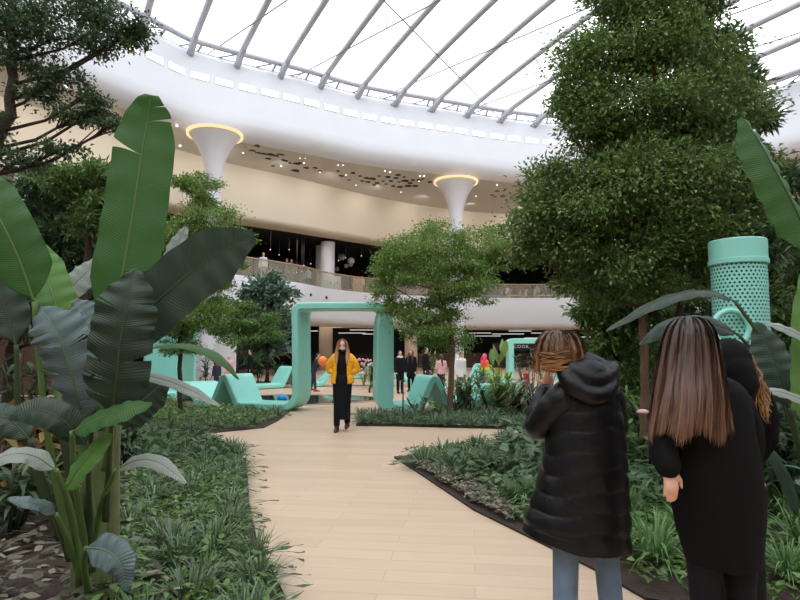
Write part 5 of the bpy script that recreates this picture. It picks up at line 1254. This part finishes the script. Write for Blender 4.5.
hair_strands('hair', t, [R_of(317, 685, 694, 2.72), R_of(320, 678, 702, 2.72, .9), R_of(328, 672, 708, 2.72, 1.0), R_of(340, 668, 712, 2.72, 1.0), R_of(356, 665, 715, 2.71, .95), R_of(375, 662, 718, 2.69, .9), R_of(395, 659, 722, 2.66, .85), R_of(415, 656, 725, 2.64, .75), R_of(432, 653, 728, 2.62, .65), R_of(446, 652, 728, 2.61, .6)], M['hair_b'], 2200, .006, phi=(-2.0, 2.0), wav=.04, seed=8, tipj=.3, base=True)

# person C: black hood, curly hair
dC = 3.2; xc = (728-400)/600*3.2
armC = [(at(712, 440, 3.4), at(725, 455, 3.6)), (at(765, 442, 3.25), at(752, 462, 3.45))]
t, P, r, f, _ = person(0, 0, 1.50, PI2 - .15, 'person in a black hood with curly light brown hair, half hidden at the right', None, 'blackc', None, 'rubber', hero=True, vox=.01, xy=(xc + .04, dC + .08), arms=armC, headc=at(727, 364, 3.2), hang=1.2, tw=.72, shs=[at(722, 404, 3.22), at(752, 404, 3.22)])
rowsC = [(376, 722, 752), (384, 716, 760), (394, 712, 767), (410, 708, 770), (430, 706, 767), (460, 706, 758), (500, 706, 752), (540, 704, 748)]
obj('jacket', coat_rows(rowsC, dC, .6, 0, n=70, dfun=lambda q: .03), M['wool'], t)
a = MB(); sleeve(a, [at(758, 396, 3.2), at(766, 418, 3.22), at(765, 440, 3.26), at(754, 460, 3.45)], .068, .05); obj('sleeve', a, M['wool'], t)
hcC = at(727, 364, 3.2)
a = MB(); a.ell(hcC + Vector((0, -.02, .02)), (.108, .115, .118), 24, 16); a.tube([hcC + Vector((.0, -.06, -.03)), hcC + Vector((.03, -.08, -.12)), at(742, 398, 3.12)], [.1, .085, .06], 18, round_caps=True); link('hood', remesh(a, .009, 4, 'hood', root_off(t)), M['wool'], t)
a = MB(); a.ell(at(719, 347, 3.07), (.012, .006, .009), 10, 8); obj('metal_snap', a, M['steel'], t, label='small shiny metal snap on the hood')
M['hair_c'] = hairmat('curly_light_brown_hair', hx('5c4029'), hx('8d6840'), hx('b08655'), 1.1, 1.5)
a = MB()
for i in range(240):
    u0 = random.uniform(742, 752); v0 = random.uniform(352, 385); u1 = random.uniform(752, 772); v1 = random.uniform(395, 424); L_ = []; ph = random.uniform(0, 6); dd = random.uniform(3.1, 3.28)
    for j in range(15):
        q = j/14; L_.append(at(u0 + (u1-u0)*q**.8 + 1.6*math.sin(ph+q*14), v0 + (v1-v0)*q, dd + .012*math.cos(ph+q*14)))
    a.tube(L_, [.0035]*13 + [.0025, .001], 4)
obj('hair', a, M['hair_c'], t)

# people further away
def pp(*a, **k): person(*a, vox=k.pop('vox', .02), **k)
pp(314, 22, 1.38, .1, 'person in a dark tracksuit with white stripes leaning towards the orange balloon', 'navy', 'navy', 'hairk', 'redc', lean=.12, armpose='reach', stride=.06)
a = MB(); b0 = Vector(((314-400)/600*22, 22, 0))
pp(251, 24, 1.52, -2.6, 'person in dark clothes standing by the white wall behind the left turquoise seat', 'blackc', 'blackc', 'hairk')
pp(218, 22.5, 1.1, -PI2, 'child in a navy jacket with a red scarf behind the left turquoise seat', 'navy', 'navy', 'hairk', scarf='redc', topz=.45)
pp(230, 23.5, 1.3, -PI2, 'person in pale pink beside the child with the red scarf', 'pinkc', 'pinkc', 'pinkc')
pp(400, 21, 1.48, -1.2, 'person in black with a white collar beside the right leg of the turquoise arch', 'blackc', 'blackc', 'hairk', scarf='whitec')
pp(411, 22, 1.50, -2.0, 'person with light brown hair in a dark coat in the crowd right of the arch', 'blackc', 'blackc', 'hairb', long_hair=True, coat=.35)
pp(426, 21.5, 1.6, -.5, 'tallest dark-dressed person in the crowd right of the arch', 'blackc', 'navy', 'hairk')
pp(441, 20.5, 1.36, 1.9, 'person in a dusty pink top left of the thin centre trunk', 'pinkc', 'navy', 'hairb', long_hair=True, armpose='front')
pp(460, 20.0, 1.45, -1.0, 'person in a white coat just right of the thin centre trunk', 'whitec', 'jeans', 'hairk', coat=.42, lean=.05)
pp(389, 23.5, 1.45, -1.4, 'person in dark clothes half hidden by the right leg of the arch', 'blackc', 'blackc', 'hairk')
M['rainbow'] = mat('rainbow_cloth', hx('d9dc3a'), .7)
nt = M['rainbow'].node_tree; pn = [n_ for n_ in nt.nodes if n_.type == 'BSDF_PRINCIPLED'][0]; tc = nt.nodes.new('ShaderNodeTexCoord'); sp2 = nt.nodes.new('ShaderNodeSeparateXYZ'); cr2 = nt.nodes.new('ShaderNodeValToRGB'); nt.links.new(tc.outputs['Object'], sp2.inputs[0]); nt.links.new(sp2.outputs[2], cr2.inputs[0]); nt.links.new(cr2.outputs[0], pn.inputs['Base Color'])
cr2.color_ramp.elements[0].position = .45; cr2.color_ramp.elements[0].color = rgba(hx('3f7fd0')); cr2.color_ramp.elements[1].position = 1; cr2.color_ramp.elements[1].color = rgba(hx('f46a2a'))
for q_, c_ in ((.65, '3fbf5a'), (.85, 'e8e337')): e_ = cr2.color_ramp.elements.new(q_); e_.color = rgba(hx(c_))
pp(484, 20.5, 1.38, -2.6, 'person with bright pink hair and rainbow-coloured clothes behind the plants', 'rainbow', 'jeans', 'pink', long_hair=True, hair_len=.15)
pp(525, 17.6, 1.0, -2.9, 'child with dark hair sitting low behind the wooden planter', 'redc', 'jeans', 'hairk')
for (u, d_, H_, an_, tc_, bc_, hc_, lab, kw) in (
    (262, 34.9, 1.7, -PI2, 'whitec', 'greyc', 'pinkc', 'person in white leaning on the gallery railing at the left', {}),
    (268.5, 35.6, 1.0, -PI2, 'orangec', 'orangec', 'hairb', 'child in orange beside the person in white on the gallery', {}),
    (286, 36.6, 1.62, -2.2, 'blackc', 'blackc', 'hairk', 'person in dark clothes on the gallery, left one of a close pair', {}),
    (290.5, 37.2, 1.66, -1.0, 'navy', 'navy', 'hairk', 'person in dark blue on the gallery, right one of a close pair', {}),
    (307.5, 38.3, 1.25, -PI2, 'greyc', 'blackc', 'hairb', 'child in a light top on the gallery left of the white column', {}),
    (362, 43.5, 1.4, -PI2, 'pinkc', 'redc', 'hairb', 'person in pink on the gallery left of the centre tree', {}),
    (508, 48.5, 1.2, -PI2, 'whitec', 'greyc', 'hairk', 'person in white among the deck chairs on the gallery', {}),
    (538, 48.5, 1.3, -PI2, 'greyc', 'blackc', 'hairk', 'person in grey among the deck chairs on the gallery', {})):
    pp(u, d_, H_, an_, lab, tc_, bc_, hc_, z0=5.5, vox=.025, **kw)

# ------------------------------------------------------------------ light
w = bpy.data.worlds.new('overcast_sky'); bpy.context.scene.world = w; w.use_nodes = True; nt = w.node_tree; nt.nodes.clear()
out = nt.nodes.new('ShaderNodeOutputWorld'); bg = nt.nodes.new('ShaderNodeBackground'); nt.links.new(bg.outputs[0], out.inputs[0])
tc = nt.nodes.new('ShaderNodeTexCoord'); nz = nt.nodes.new('ShaderNodeTexNoise'); nz.inputs['Scale'].default_value = 1.6; nz.inputs['Detail'].default_value = 5
nt.links.new(tc.outputs['Generated'], nz.inputs['Vector']); cr = nt.nodes.new('ShaderNodeValToRGB'); nt.links.new(nz.outputs[0], cr.inputs[0])
cr.color_ramp.elements[0].position = .35; cr.color_ramp.elements[0].color = (.72, .84, 1, 1); cr.color_ramp.elements[1].position = .5; cr.color_ramp.elements[1].color = (1, 1, 1, 1)
nt.links.new(cr.outputs[0], bg.inputs[0]); bg.inputs[1].default_value = 2.35
sun_d = bpy.data.lights.new('sun', 'SUN'); sun_d.energy = .8; sun_d.angle = math.radians(25); sun_d.color = (1, .97, .93)
sun = bpy.data.objects.new('sun', sun_d); COL.objects.link(sun); sun.rotation_euler = (math.radians(18), math.radians(-14), 0)
# house lamps under the gallery and over the gallery floor
def area(x, y, z, sx, sy, e, col=(1, .9, .78)):
    l = bpy.data.lights.new('ceiling_wash', 'AREA'); l.shape = 'RECTANGLE'; l.size = sx; l.size_y = sy; l.energy = e; l.color = col
    o = bpy.data.objects.new('ceiling_wash', l); COL.objects.link(o); o.location = (x, y, z); return o
for th_ in (math.atan2(22, -10), math.atan2(27, -3), math.atan2(30, 8), math.atan2(27, 18)):
    p = MEZ.pt(th_, 4.5, 3.2); area(p.x, p.y, p.z, 5, 2, 60)
for th_ in (math.atan2(22, -12), math.atan2(27, -4), math.atan2(30, 8)):
    p = MEZ.pt(th_, 3.5, 8.9); area(p.x, p.y, p.z, 5, 2, 40)

# fill spots without fixtures, added below the soffit to brighten the beige wall
for i in range(16):
    th_ = math.atan2(14, -26) + (math.atan2(24, 24) - math.atan2(14, -26))*i/15
    p = WAL.pt(th_, -2.6, 12.4); l = bpy.data.lights.new('wall_fill_spot', 'SPOT'); l.energy = 125; l.spot_size = math.radians(150); l.spot_blend = 1; l.shadow_soft_size = .06; l.color = (1, .95, .88)
    o = bpy.data.objects.new('wall_fill_spot', l); COL.objects.link(o); o.location = p
    dr = (WAL.pt(th_, .2, 9.6) - p).normalized(); o.rotation_euler = dr.to_track_quat('-Z', 'Y').to_euler()
sc = bpy.context.scene
sc.view_settings.view_transform = 'Standard'; sc.view_settings.look = 'None'; sc.view_settings.exposure = 0; sc.view_settings.gamma = 1
sc.view_settings.use_curve_mapping = False
sc.cycles.max_bounces = 7; sc.cycles.diffuse_bounces = 4; sc.cycles.transparent_max_bounces = 12; sc.cycles.transmission_bounces = 4; sc.cycles.glossy_bounces = 3
sc.cycles.caustics_reflective = False; sc.cycles.caustics_refractive = False; sc.cycles.use_denoising = True
